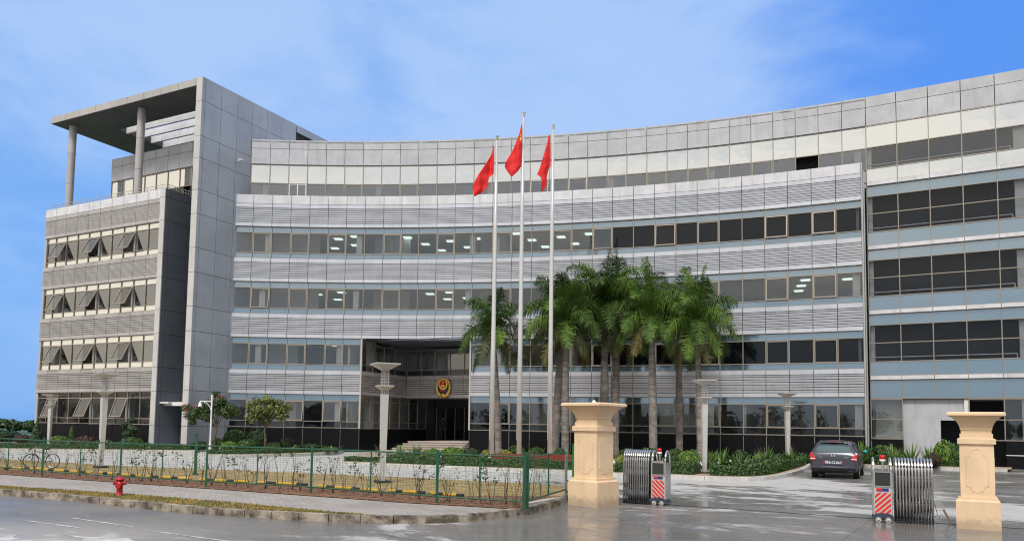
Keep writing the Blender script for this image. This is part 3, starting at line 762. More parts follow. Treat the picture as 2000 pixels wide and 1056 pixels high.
mb.prism([TF(3.95, .32), TF(3.51, .32), TF(3.51, 9), TF(3.95, 9)], 0, 17.84, 'joint')
panelled(mb, TF(3.51, .32), TF(3.51, 9), [0, .35, 1.9, 3.5, 5.1, 6.7, 8.6], zs, 'dark_panel', -EL)
panelled(mb, TF(3.95, .32), TF(3.45, .32), [0, .5], zs, 'fin_edge', -ER); bp(mb, 'end_fin')
mb = MB(); mb.prism([TF(16.6, .7), TF(3.9, .7), TF(3.9, 9), TF(16.6, 9)], 16.7, 16.8, 'stone_panel'); bp(mb, 'roof_terrace')
# upper storey on the left block
FU = flat(TF(13.27, 3.1), TF(.57, 3.1), 10)
parapet_panels(FU, range(10))
for i in range(10):
    fixedw(FU, i, .1, 19.05, 20.39, 'spandrel_cream_sky', 'clerestory_pane'); fixedw(FU, i, .1, 17.0, 19.02, 'glass_dark', 'low_window')
mullions(FU, list(range(10)), [16.9, 19.03, 20.41], .1)
mb = MB(); mb.prism([TF(13.2, 3.6), TF(.6, 3.6), TF(.6, 9), TF(13.2, 9)], 16.8, 22.0, 'room_dark'); bp(mb, 'penthouse_core')
# roof railing
mb = MB(); z = 18.25
pts = [TF(16.5, .6), TF(3.75, .6), TF(3.75, 3.0)]
for zz in (z, z - .2): mb.tube([(p.x, p.y, zz) for p in pts], .022, 'mullion_light', 6)
for t in range(14): p = TF(16.5 - t * .98, .6); mb.tube([(p.x, p.y, 17.6), (p.x, p.y, z)], .018, 'mullion_light', 6)
for t in range(12): p = TF(3.75, .6 + t * .2); mb.tube([(p.x, p.y, 17.6), (p.x, p.y, z)], .012, 'mullion_light', 6)
bp(mb, 'roof_railing')
# canopy roof
mb = MB(); ZT = 24.94; ZB = 24.42
def slab(a0, a1, b0, b1, z0=ZB + .01, z1=ZT - .02, m='soffit'): mb.prism([TF(a0, b0), TF(a1, b0), TF(a1, b1), TF(a0, b1)], z0, z1, m)
slab(16.25, .57, .06, 3.0); slab(16.25, 12.6, 3.0, 15.4); slab(12.6, .57, 9.1, 15.4)
for k in range(1, 9): p0 = 16.3 - k * 1.747; 
br = [0] + [1.747 * k for k in range(1, 9)] + [15.73]
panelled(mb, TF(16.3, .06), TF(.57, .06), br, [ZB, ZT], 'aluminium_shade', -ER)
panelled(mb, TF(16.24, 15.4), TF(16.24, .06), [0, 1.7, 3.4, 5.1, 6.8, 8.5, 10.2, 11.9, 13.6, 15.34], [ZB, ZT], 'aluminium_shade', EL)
for a in (14.45, 9.3, 4.0): slab(a, a - .03, .08, 3.0, ZB + .004, ZB + .012, 'joint')
slab(16.2, 12.6, 3.0, 3.03, ZB + .004, ZB + .012, 'joint'); slab(16.2, 12.6, 5.2, 5.23, ZB + .004, ZB + .012, 'joint')
bp(mb, 'canopy_roof')
for k in range(5):
    mb = MB(); b0 = 3.71 + k * 1.12; mb.prism([TF(12.6, b0), TF(.57, b0), TF(.57, b0 + .16), TF(12.6, b0 + .16)], 24.4, 24.92, 'stone_light'); bp(mb, 'canopy_beam')
for a in (15.15, 7.35):
    mb = MB(); p = TF(a, 1.05); zs = [16.8, 17.4, 19.9, 22.2, 24.42]
    for z0, z1 in zip(zs, zs[1:]): mb.lathe([(.272, z0 + .01), (.272, z1 - .01)], 'aluminium_shade', 28, (p.x, p.y, 0), False)
    mb.lathe([(.262, 16.8), (.262, 24.42)], 'joint', 28, (p.x, p.y, 0), False); o = bp(mb, 'canopy_column')
    for pl in o.data.polygons: pl.use_smooth = len(pl.vertices) == 4
# the tall fin wall
mb = MB()
mb.prism([TF(.51, .06), TF(.06, .06), TF(.06, 9.05), TF(.51, 9.05)], 0, 24.91, 'joint')
mb.prism([TF(.51, 9.05), TF(.06, 9.05), TF(.06, 15.5), TF(.51, 15.5)], 24.35, 24.91, 'joint')
mb.prism([TF(.51, 9.05), TF(.06, 9.05), TF(.06, 15.5), TF(.51, 15.5)], 0, 21.8, 'fin_panel')
mb.prism([TF(.51, 13.6), TF(.06, 13.6), TF(.06, 15.5), TF(.51, 15.5)], 21.8, 24.35, 'joint')
bk = [0, .27, 1.65, 3.1, 4.52, 5.95, 7.45, 9.0]
panelled(mb, TF(.06, 0), TF(.06, 9.05), bk, ZJ, 'fin_panel', -EL)
panelled(mb, TF(.06, 9.05), TF(.06, 15.5), [0, 1.5, 3.0, 4.5, 6.4], [24.35, 24.93], 'fin_panel', -EL)
panelled(mb, TF(.57, .06), TF(0, .06), [0, .57], ZJ, 'fin_edge', -ER)
panelled(mb, TF(.51, 3.0), TF(.51, .06), [0, 1.45, 2.94], ZJ, 'fin_edge', EL)
bp(mb, 'fin_wall')
# recess between fin and left block, with the side door
mb = MB(); mb.prism([TF(3.5, 5.2), TF(.5, 5.2), TF(.5, 5.4), TF(3.5, 5.4)], 0, 17.8, 'dark_panel'); bp(mb, 'gap_wall')
mb = MB(); mb.prism([TF(3.44, .9), TF(.57, .9), TF(.57, 2.6), TF(3.44, 2.6)], 2.95, 3.2, 'white_paint'); mb.prism([TF(3.6, .6), TF(2.6, .6), TF(2.6, .9), TF(3.6, .9)], 3.1, 3.2, 'white_paint'); bp(mb, 'door_canopy')
mb = MB()
for k in range(6):
    a0, a1 = 2.7 - k * .24, 2.7 - (k + 1) * .24; s0, s1 = 2.2 - .8 * math.sin(k / 6 * 1.5), 2.2 - .8 * math.sin((k + 1) / 6 * 1.5)
    mb.prism([TF(a0, s0), TF(a1, s1), TF(a1, s1 + .2), TF(a0, s0 + .2)], 0, 2.94, 'stone_light')
bp(mb, 'curved_door_wall')
mb = MB()
for z in (0, 1.1, 1.5, 2.0): mb.prism([TF(.96, .7), TF(.58, .7), TF(.58, .8), TF(.98, .8)], z + .3, z + .38, 'white_paint')
mb.prism([TF(1.0, .7), TF(.94, .7), TF(.94, .8), TF(1.0, .8)], 0, 2.5, 'white_paint'); bp(mb, 'door_grille')

# right glazed wing ------------------------------------------------------------
for L in (5.06, 8.96, 12.86, 16.76):
    led = MB(); sp = MB(); sp2 = MB()
    for i in range(NR):
        led.prism(bq(FR, i, .008, .992, -.12, .1), L - .1, L + .12, 'stone_light')
        cream = 'spandrel_cream_sky' if L > 16 else 'spandrel'
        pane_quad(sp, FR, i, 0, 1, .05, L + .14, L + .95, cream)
        if L > 5.1: pane_quad(sp2, FR, i, 0, 1, .05, L - .75, L - .12, 'spandrel')
        else: pane_quad(sp2, FR, i, 0, 1, .05, L - 1.23, L - .12, 'spandrel')
        if L < 16: fixedw(FR, i, .05, L + 1.0, L + 2.06, 'glass_clear'); fixedw(FR, i, .05, L + 2.1, L + 3.14, 'glass_clear')
        else: fixedw(FR, i, .05, 17.7, 19.02); fixedw(FR, i, .05, 19.05, 20.4, 'spandrel_cream_sky', 'clerestory_pane')
    bp(led, 'ledge'); bp(sp, 'spandrel_glass'); bp(sp2, 'spandrel_glass')
    mullions(FR, list(range(NR)), [L + .12, L + .97, L + 2.08, L + 3.15, L + 3.8] if L < 16 else [L + .12, L + .97, 19.03, 20.41], .05)
    mb = MB(); a, b = FR(0, .05, .3), FR(4, .42, .3); mb.tube([(a.x, a.y, L + 1.25), (b.x, b.y, L + 1.25)], .03, 'white_paint', 6); mb.tube([(b.x, b.y, L + .97), (b.x, b.y, L + 1.25)], .03, 'white_paint', 6); bp(mb, 'inner_rail')
    mb = MB(); mb.prism([FR(0, .1, .75), FR(4, .5, .75), FR(4, .5, .8), FR(0, .1, .8)], L, L + 3.6, 'blind'); bp(mb, 'dark_screen')
    mb = MB(); mb.prism([FR(4, .5, .35), FR(8, 1, .35), FR(8, 1, .5), FR(4, .5, .5)], L, L + 3.6, 'white_paint'); bp(mb, 'lining_wall')
    mb = MB(); mb.prism([FR(0, .02, .3), FR(0, .16, .3), FR(0, .16, .6), FR(0, .02, .6)], L, L + 3.6, 'white_paint'); bp(mb, 'interior_column')
    mb = MB(); mb.prism([FR(0, 0, .1), FR(8, 1, .1), FR(8, 1, 6), FR(0, 0, 6)], L - .1, L + .05, 'room_floor'); bp(mb, 'floor_slab')
mb = MB(); mb.prism([FR(0, 0, .1), FR(8, 1, .1), FR(8, 1, 9), FR(0, 0, 9)], 22.0, 22.1, 'stone_panel'); bp(mb, 'roof_slab')
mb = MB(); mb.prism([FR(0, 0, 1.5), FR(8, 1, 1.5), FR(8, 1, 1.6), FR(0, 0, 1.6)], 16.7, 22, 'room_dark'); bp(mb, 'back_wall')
# its ground floor
mullions(FR, [0], [1.49, 2.65, 3.83], .05); mullions(FR, [3, 4, 5, 6, 7, 8], [1.49, 2.65, 3.83], .05)
mullions(FR, list(range(NR)), [3.84, 4.95], .05)
for i in (0, 4, 5, 6, 7, 8): fixedw(FR, i, .05, 1.5, 2.63); fixedw(FR, i, .05, 2.67, 3.8)
mb = MB()
mb.prism([FR(1, .01, .25), FR(2, .0, .25), FR(2, .0, .4), FR(1, .01, .4)], 0, 3.8, 'stone_panel')
mb.prism([FR(2, .0, .25), FR(2, .98, .25), FR(2, .98, .4), FR(2, .0, .4)], 2.6, 3.8, 'stone_panel')
mb.prism([FR(2, 0, .25), FR(2, .15, .25), FR(2, .15, .4), FR(2, .0, .4)], 0, 2.6, 'stone_panel')
mb.prism([FR(2, .86, .1), FR(2, .99, .1), FR(2, .99, .4), FR(2, .86, .4)], 0, 3.8, 'white_paint'); bp(mb, 'entry_wall')
mb = MB(); mb.prism([FR(2, 0, 3), FR(5, 0, 3), FR(5, 0, 3.2), FR(2, 0, 3.2)], 0, 3.8, 'room_dark'); bp(mb, 'back_wall')
mb = MB(); mb.prism([FR(0, .1, 1.2), FR(1, .0, 1.2), FR(1, .0, 1.3), FR(0, .1, 1.3)], 0, 3.8, 'room_wall'); mb.prism([FR(4, .5, .35), FR(8, 1, .35), FR(8, 1, .5), FR(4, .5, .5)], 1.5, 3.8, 'white_paint'); mb.prism([FR(4, 0, .8), FR(4, .5, .8), FR(4, .5, .9), FR(4, 0, .9)], 1.5, 3.8, 'blind'); bp(mb, 'lining_wall')
mb = MB(); mb.prism(bq(FR, 0, .02, .98, .0, .3), 0, 1.46, 'granite')
for i in range(4, NR): mb.prism(bq(FR, i, .0, 1.0, -.3, .3), .75, 1.46, 'granite'); mb.prism(bq(FR, i, .0, 1.0, -.34, .3), .70, .745, 'stone_light'); mb.prism(bq(FR, i, .0, 1.0, -.5, .3), 0, .69, 'granite')
bp(mb, 'base_cladding')
mb = MB(); mb.prism([FT5(30, .985, .1), FT5(30, 1, .1), FT5(30, 1, 11), FT5(30, .985, 11)], 0, 22, 'stone_panel'); bp(mb, 'party_wall')
mb = MB(); ring_slab_cut(mb, 11.0, 11.3, TANG, 0, 22, 'stone_panel'); a, b = FT5(30, 1, 10.0), FR(NR - 1, 1, 10.0); n_ = Vector((.476, .879)) * .3
mb.prism([a, b, b + n_, a + n_], 0, 22, 'stone_panel'); bp(mb, 'rear_wall')
# ------------------------------------------------------------------ emblem on the recess wall
pe = FB(2, .70, -.06); azb = math.atan2(bwd.y, bwd.x)
em = empty('wall_emblem', (pe.x, pe.y, 3.93), azb, label='gold wreath emblem with red and navy shield on the louvred wall above the entrance', cat='emblem')
def disc_pts(rx, rz, n=28, cz=0): return [(rx * math.cos(2 * math.pi * k / n), cz + rz * math.sin(2 * math.pi * k / n)) for k in range(n)]
def plate(mb, pts, y0, y1, m):
    n = len(pts); a = sum(pts[i][0] * pts[(i + 1) % n][1] - pts[(i + 1) % n][0] * pts[i][1] for i in range(n))
    if a < 0: pts = pts[::-1]
    vs = [(x, y1, z) for x, z in pts] + [(x, y0, z) for x, z in pts]
    mb.add(vs, [tuple(range(n))[::-1], tuple(range(n, 2 * n))] + [(i, (i + 1) % n, n + (i + 1) % n, n + i) for i in range(n)], m)
em.scale = (1.3, 1.3, 1.28)
mb = MB(); plate(mb, [(0, 1.14), (.26, 1.04), (.40, .80), (.38, .5), (.26, .25), (0, .14), (-.26, .25), (-.38, .5), (-.40, .80), (-.26, 1.04)], -.06, 0, 'navy'); mb.build('shield', em)
mb = MB(); plate(mb, disc_pts(.29, .33, cz=.78), -.09, -.06, 'gold'); mb.build('ring', em)
mb = MB(); plate(mb, disc_pts(.22, .25, cz=.80), -.11, -.09, 'red_enamel'); plate(mb, [(-.2, .44), (.2, .44), (.15, .36), (-.15, .36)], -.1, -.06, 'red_enamel'); mb.build('red_field', em)
mb = MB()
def star(cx, cz, r): return [(cx + (r if k % 2 == 0 else r * .4) * math.sin(math.pi * k / 5), cz + (r if k % 2 == 0 else r * .4) * math.cos(math.pi * k / 5)) for k in range(10)]
plate(mb, star(0, .93, .06), -.125, -.11, 'gold')
for x_, z_ in ((-.11, .88), (-.05, .82), (.05, .82), (.11, .88)): plate(mb, star(x_, z_, .028), -.125, -.11, 'gold')
plate(mb, [(-.13, .62), (.13, .62), (.13, .68), (.08, .72), (-.08, .72), (-.13, .68)], -.13, -.11, 'gold'); mb.build('gate_relief', em)
mb = MB()
for sgn in (-1, 1):
    for k in range(13):
        t = k / 12; ang = -1.45 + t * 2.35; cx_, cz_ = sgn * .43 * math.cos(ang), .62 + .54 * math.sin(ang); d = ang + 1.3
        for off in (-.5, .35): mb.ball((cx_ + sgn * off * .07, -.07, cz_), .085 * (1 - .45 * t), 'gold', 8, (.75, .45, 1.15))
    for k in range(4): mb.ball((sgn * (.08 + k * .09), -.08, .10 + .02 * k), .08, 'gold', 8, (1.3, .5, .6))
mb.ball((0, -.09, .15), .13, 'gold', 10, (1.2, .5, .9)); mb.build('wreath', em, smooth=True)

# cameras on the building
def dome_cam(P, az, label, arm=.35):
    o = empty('security_camera', P, az, label=label, cat='security camera')
    mb = MB(); mb.tube([(0, 0, 0), (0, -arm, .12), (0, -arm, .02)], .03, 'white_paint'); mb.build('bracket', o)
    mb = MB(); mb.lathe([(.05, .04), (.15, 0), (.15, -.12)], 'white_paint', 14, (0, -arm, 0)); mb.build('housing', o, smooth=True)
    mb = MB(); mb.ball((0, -arm, -.12), .13, 'screen', 12); mb.build('dome', o, smooth=True)
p = TF(0, 1.75); dome_cam((p.x, p.y, 24.55), math.atan2(.452, -.892) - math.pi / 2 + math.pi, 'white dome camera high on the top edge of the tall grey fin wall')
o = empty('security_camera', (TF(0, 3.3).x + .0, TF(0, 3.3).y, 20.15), 0, label='small white bullet camera on the fin wall beside the top storey windows', cat='security camera')
mb = MB(); mb.tube([(-.05, 0, 0), (.25, -.1, .1)], .025, 'white_paint'); mb.build('bracket', o); mb = MB(); mb.tube([(.30, .12, .16), (.18, -.3, .05)], .07, 'white_paint', 10); mb.build('housing', o)

# ------------------------------------------------------------------ person in the doorway
def skin_person(name, P, rz, pose, label):
    o = bpy.data.meshes.new(name); V, E_, Rr = [], [], []
    for nme, (co, par, r) in pose.items(): V.append(co); Rr.append(r); E_ += [(list(pose).index(par), len(V) - 1)] if par else []
    o.from_pydata(V, E_, []); ob = bpy.data.objects.new(name, o); COL.objects.link(ob)
    sk = ob.modifiers.new('skin', 'SKIN'); sk.use_smooth_shade = True
    for d, r in zip(o.skin_vertices[0].data, Rr): d.radius = r
    o.skin_vertices[0].data[0].use_root = True
    ss = ob.modifiers.new('sub', 'SUBSURF'); ss.levels = 1; ss.render_levels = 2
    o.materials.append(M['uniform']); ob.location = P; ob.rotation_euler.z = rz
    tag(ob, label, 'person'); return ob
pz = {'pelvis': ((0, 0, .92), None, (.15, .11)), 'waist': ((0, 0, 1.08), 'pelvis', (.14, .10)), 'chest': ((0, 0, 1.30), 'waist', (.17, .12)), 'neck0': ((0, 0, 1.45), 'chest', (.09, .08)), 'neck': ((0, 0, 1.52), 'neck0', (.05, .05)),
      'shL': ((-.18, 0, 1.40), 'chest', (.065, .065)), 'elL': ((-.24, .03, 1.14), 'shL', (.05, .05)), 'wrL': ((-.22, -.06, .90), 'elL', (.035, .035)),
      'shR': ((.18, 0, 1.40), 'chest', (.065, .065)), 'elR': ((.25, .02, 1.15), 'shR', (.05, .05)), 'wrR': ((.20, -.12, .96), 'elR', (.035, .035)),
      'hipL': ((-.10, 0, .86), 'pelvis', (.10, .10)), 'knL': ((-.11, -.02, .48), 'hipL', (.065, .065)), 'anL': ((-.11, .02, .09), 'knL', (.045, .045)), 'toL': ((-.12, -.14, .04), 'anL', (.045, .04)),
      'hipR': ((.10, 0, .86), 'pelvis', (.10, .10)), 'knR': ((.12, -.01, .48), 'hipR', (.065, .065)), 'anR': ((.13, .02, .09), 'knR', (.045, .045)), 'toR': ((.15, -.14, .04), 'anR', (.045, .04))}
pp = FBG(1, .35, -.25)
per = skin_person('person', (pp.x, pp.y, .80), 0, pz, 'person in dark clothes standing in the dark entrance doorway at the top of the steps')
mb = MB(); mb.ball((0, -.005, 1.64), .105, 'skin', 14, (.82, .95, 1.18)); mb.ball((0, -.11, 1.63), .02, 'skin', 6); mb.ball((-.09, 0, 1.63), .022, 'skin', 6); mb.ball((.09, 0, 1.63), .022, 'skin', 6)
for sx in (-.035, .035): mb.ball((sx, -.10, 1.655), .010, 'hair', 6)
mb.box((0, -.103, 1.585), (.045, .01, .008), 'rubber'); mb.build('head', per, smooth=True)
mb = MB(); mb.ball((0, .015, 1.68), .112, 'hair', 14, (.85, .95, .95)); mb.build('hair', per, smooth=True)
for sx in (-1, 1):
    mb = MB(); x0, y0, z0 = (-.22, -.06, .90) if sx < 0 else (.20, -.12, .96)
    mb.ball((x0, y0 - .01, z0 - .05), .042, 'skin', 8, (.7, .9, 1.1))
    for k in range(4): mb.tube([(x0 + (k - 1.5) * .017, y0 - .02, z0 - .08), (x0 + (k - 1.5) * .018, y0 - .035, z0 - .125), (x0 + (k - 1.5) * .017, y0 - .03, z0 - .15 + abs(k - 1.5) * .01)], [.009, .008, .006], 'skin', 6)
    mb.tube([(x0 - sx * .03, y0 - .02, z0 - .03), (x0 - sx * .045, y0 - .05, z0 - .08)], [.010, .007], 'skin', 6); mb.build('hand', per, smooth=True)

# ------------------------------------------------------------------ islands and beds
def bed(name, front, backp, h=.15, m='bed_soil'):
    fr = smooth([G(*p) for p in front], 4)
    kerb_stones('bed_kerb', fr, 'kerb_new', .14, h, .8)
    inn = offset_line(fr, .12)
    sheet(name, [tuple(p) for p in inn] + [tuple(p) for p in backp], h - .02, m)
    return fr
def ZY(px, py, dist):
    v = cF + cR * ((px - CX) / FPX) - cU * ((py - CY) / FPX); t = dist / v.y; return v.x * t, EYE + v.z * t
def D(px, dist, z=0):                # point at a known distance on a pixel column
    v = cF + cR * ((px - CX) / FPX) - cU * ((850 - CY) / FPX); t = dist / v.y; return Vector((v.x * t, dist, z))
bed('planting_bed', [(-300, 876), (-100, 879), (0, 881), (200, 883), (384, 884.5)], [D(384, 49), TF(4.2, -.3).to_3d(), TF(16, -.3).to_3d(), D(0, 66), D(-300, 75)])
bed('planting_bed', [(400, 893.5), (480, 893), (560, 891), (640, 888), (672, 884)], [D(672, 52.0), FW(3, 0, -.25).to_3d(), FW(0, 0, -.2).to_3d(), D(404, 48)])
ISL = [(672, 902), (663, 907), (690, 909), (800, 913), (950, 919), (1115, 926), (1203, 930.5), (1307, 934), (1400, 938), (1470, 939), (1510, 936), (1545, 929), (1572, 920), (1584, 910), (1590, 902)]
bed('planting_bed', ISL, [D(1590, 44.5), D(1400, 46.5), D(1100, 49), D(960, 50.0), D(870, 46), D(740, 43)])
ISB = [(1672, 902), (1674, 908), (1682, 911.5), (1720, 914), (1812, 917), (1900, 919), (1975, 921)]
bed('planting_bed', ISB, [D(1975, 40.5), D(1860, 41.5), D(1760, 43), D(1676, 45)])
for (x0, y0), (x1, y1) in (((286, 896), (400, 898)),):
    a, b = G(x0, y0), G(x1, y1); mb = MB(); mb.prism([a, b, b + Vector((-.6, 1.6, 0)), a + Vector((-.5, 1.2, 0))], 0, .12, 'kerb_new'); o = mb.build('traffic_island'); o['kind'] = 'structure'
sheet('far_lawn', [(-120, 64), (-37, 64), (-22, 110), (-30, 420), (-300, 420), (-300, 64)], .02, 'leaf_mid')
# pale pebble mulch patches
for pl in ([(1128, 917), (1230, 917), (1226, 905), (1140, 905)], [(1350, 915), (1480, 918), (1530, 905), (1380, 901)], [(1690, 899), (1740, 903), (1830, 903), (1835, 893), (1700, 892)]):
    sheet('pebble_mulch', [tuple(G(*p)) for p in pl], .145, 'bed_pebble')
# fallen-off far corner paving right of the second pillar is the ground itself

# ------------------------------------------------------------------ vegetation
def leafquad(mb, p, n, s, m, asp=1.6):
    """one small folded leaf at p facing about n"""
    n = n.normalized(); t = n.cross(Vector((rnd.uniform(-1, 1), rnd.uniform(-1, 1), rnd.uniform(-1, 1))));
    if t.length < 1e-3: t = Vector((1, 0, 0))
    t.normalize(); b = n.cross(t); a = t * s * asp / 2; b = b * s / 2
    mb.add([p - a, p + b, p + a, p - b], [(0, 1, 2, 3)], m)
def rdir_():
    z = rnd.uniform(-1, 1); a = rnd.uniform(0, 6.283); r = math.sqrt(1 - z * z); return Vector((r * math.cos(a), r * math.sin(a), z))
def shrub_mesh(kind, mname, n, s, core='leaf_dark', lumps=7):
    """unit shrub: radius 1 in plan, height about 1.0 of its own"""
    mb = MB(); L = [(Vector((0, 0, .45)), .62)]
    if kind == 'ball': L = [(Vector((0, 0, .5)), 1.0)]
    if kind == 'mound':
        for k in range(lumps): a = k * 2.4; q = rnd.uniform(.25, .55); L.append((Vector((q * math.cos(a), q * math.sin(a), rnd.uniform(.25, .6))), rnd.uniform(.35, .5)))
    if kind == 'cone':
        L = [(Vector((rnd.uniform(-.1, .1), rnd.uniform(-.1, .1), .15 + .11 * k)), 1 - .11 * k) for k in range(8)]
    tot = sum(r * r for _, r in L)
    for c, r in L:
        for _ in range(int(n * r * r / tot)):
            d = rdir_();
            if kind == 'ball': sc_ = Vector((r, r, .5)); lump = 1 + .05 * math.sin(d.x * 7 + c.x * 9) * math.cos(d.y * 6) + .03 * math.sin(d.z * 13)
            elif kind == 'cone': sc_ = Vector((r * .8, r * .8, .16)); lump = 1
            else: sc_ = Vector((r, r, r * .8)); lump = 1
            q = rnd.uniform(.82, 1.04) * lump; p = c + Vector((d.x * sc_.x, d.y * sc_.y, d.z * sc_.z)) * q
            if p.z < 0: p.z = rnd.uniform(0, .08)
            nn = Vector((d.x / sc_.x, d.y / sc_.y, d.z / sc_.z)).normalized() + rdir_() * .7
            leafquad(mb, p, nn, s * rnd.uniform(.7, 1.4), mname)
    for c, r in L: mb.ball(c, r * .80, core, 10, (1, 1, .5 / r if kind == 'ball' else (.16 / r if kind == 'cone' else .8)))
    return mb.build('shrub')
protos = {}
def proto(key, fn):
    if key not in protos:
        o = fn(); o.name = 'shrub_source'; protos[key] = o.data; bpy.data.objects.remove(o)
    return protos[key]
SH = {'dark': ('ball', 'leaf_dark', 2600, .085), 'mid': ('ball', 'leaf_mid', 2600, .085), 'bright': ('ball', 'leaf_bright', 2600, .085), 'yellow': ('mound', 'leaf_yellow', 2400, .10), 'red': ('ball', 'leaf_red', 2400, .09),
      'mound': ('mound', 'leaf_mid', 2600, .10), 'bmound': ('mound', 'leaf_bright', 2600, .10), 'dmound': ('mound', 'leaf_dark', 2600, .10), 'cone': ('cone', 'leaf_dark', 2600, .10), 'bcone': ('cone', 'leaf_mid', 2600, .10), 'ymound': ('mound', 'leaf_olive', 2400, .10)}
SHN = {'dark': 'round_shrub', 'mid': 'round_shrub', 'bright': 'round_shrub', 'red': 'round_shrub', 'cone': 'conical_shrub', 'bcone': 'conical_shrub'}
def shrub(k, x0, x1, ytop, dist, label, zb=.12, group=None):
    """x0..x1 photo span, top row ytop, standing dist metres away"""
    me = proto(k, lambda: shrub_mesh(*SH[k])); c = D((x0 + x1) / 2, dist, zb)
    r = (x1 - x0) / 2 / FPX * dist; yh = 835 + .015 * ((x0 + x1) / 2 - 990); h = EYE + (yh - ytop) / FPX * dist - zb
    nm = SHN.get(k, 'leafy_shrub'); o = bpy.data.objects.new(nm, me); COL.objects.link(o); o.location = c; o.scale = (r, r, max(.25, h)); o.rotation_euler.z = rnd.uniform(0, 6)
    tag(o, label, 'shrub', group or 'shrubs planted along the building front'); return o
for a in [
    ('dark', -40, 34, 838, 60, 'broad dark shrub at the far left edge of the bed'),
    ('cone', 14, 34, 832, 61, 'small pointed conifer rising behind the shrub at the far left edge'),
    ('red', 28, 60, 848, 57, 'low brownish red shrub between the far left shrub and the tall dark conifer'),
    ('cone', 57, 85, 824, 55, 'tall dark conical conifer left of the leftmost street lamp'),
    ('bright', 99, 131, 850, 53, 'lime green round shrub right beside the leftmost street lamp'),
    ('bcone', 130, 150, 833, 54, 'pointed green conifer between the lime green shrub and the left red shrub'),
    ('dark', 126, 152, 855, 51.5, 'dark round shrub in front of the pointed green conifer'),
    ('red', 149, 186, 850, 51.5, 'reddish brown round shrub left of the second street lamp'),
    ('dmound', 184, 236, 856, 51, 'loose dark ground shrubs behind the second street lamp'),
    ('mid', 236, 278, 853, 50.5, 'green round shrub below the layered dwarf pine'),
    ('dmound', 276, 300, 862, 50, 'low dark shrub against the end of the left block'),
    ('dmound', 372, 412, 860, 49.5, 'low dark bush left of the white camera pole'),
    ('mid', 414, 438, 855, 49, 'mid green round shrub just right of the white camera pole'),
    ('mid', 437, 479, 838, 50.5, 'large round shrub behind the two small ones right of the camera pole'),
    ('bright', 433, 464, 861, 47.5, 'small round clipped shrub in front of the large round shrub'),
    ('dark', 482, 520, 836, 50.5, 'large dark round shrub left of the small tree trunk'),
    ('mid', 465, 503, 857, 47.5, 'clipped round shrub just left of the small tree trunk'),
    ('mid', 522, 551, 862, 47.5, 'clipped round shrub just right of the small tree trunk'),
    ('dark', 546, 577, 853, 48, 'rightmost clipped round shrub of the row right of the small tree'),
    ('dmound', 574, 642, 864, 48.5, 'spreading low juniper before the black base left of the entrance'),
    ('dmound', 630, 668, 874, 48.0, 'right end of the low juniper nearest the pale platform'),
    ('bmound', 826, 866, 873, 40.5, 'light green loose shrub between the yucca and the bright round shrub'),
    ('bright', 862, 906, 872, 40.5, 'bright green round shrub in front of the entrance steps'),
    ('dark', 904, 938, 874, 40.8, 'dark round shrub left of the red planter wall'),
    ('yellow', 938, 968, 876, 43, 'yellow green shrub left of the left flagpole base'),
    ('yellow', 972, 1004, 876, 43, 'yellow green shrub between the left and middle flagpoles'),
    ('mound', 992, 1034, 868, 43.5, 'green mound shrub behind the middle flagpole'),
    ('mound', 1026, 1068, 870, 42.5, 'green mound shrub left of the right flagpole'),
    ('mound', 1078, 1118, 872, 42.5, 'green mound shrub between the right flagpole and the left gate pillar'),
    ('yellow', 1196, 1232, 886, 36, 'yellowish shrub in the gap between left gate pillar and folding gate'),
    ('mound', 1204, 1250, 873, 42, 'green shrub behind the left folding gate'),
    ('mound', 1246, 1296, 872, 42, 'green shrub behind the beacon of the left folding gate'),
    ('dark', 1296, 1326, 887, 36, 'dark round shrub just right of the left folding gate'),
    ('mound', 1296, 1340, 873, 42, 'rear green shrub between the two right palm trunks'),
    ('bright', 1322, 1366, 880, 36, 'bright green rounded shrub left of the street lamp by the gate'),
    ('mound', 1336, 1384, 875, 42, 'green shrub behind the base of the palm with the yellow sheath'),
    ('dmound', 1382, 1428, 880, 42, 'rear shrub just right of the street lamp by the gate'),
    ('dmound', 1422, 1470, 876, 42, 'rear dark shrub midway between the two right street lamps'),
    ('bmound', 1462, 1508, 882, 40, 'light green leafy shrub left of the far street lamp'),
    ('dmound', 1500, 1545, 884, 41.5, 'dark shrub at the foot of the far street lamp'),
    ('dmound', 1540, 1592, 882, 41.5, 'dark shrub between the far street lamp and the car'),
    ('mound', 1664, 1712, 868, 42.5, 'leafy green shrub just right of the car roof'),
    ('mound', 1706, 1756, 866, 42, 'leafy green shrub behind the right folding gate beacon'),
    ('bmound', 1815, 1872, 856, 41, 'large light green shrub left of the right gate pillar'),
    ('mound', 1848, 1896, 862, 40.5, 'green shrub half hidden behind the right gate pillar'),
    ('red', 1806, 1836, 884, 38.8, 'brownish low shrub at the right end of the right folding gate')]:
    shrub(*a)
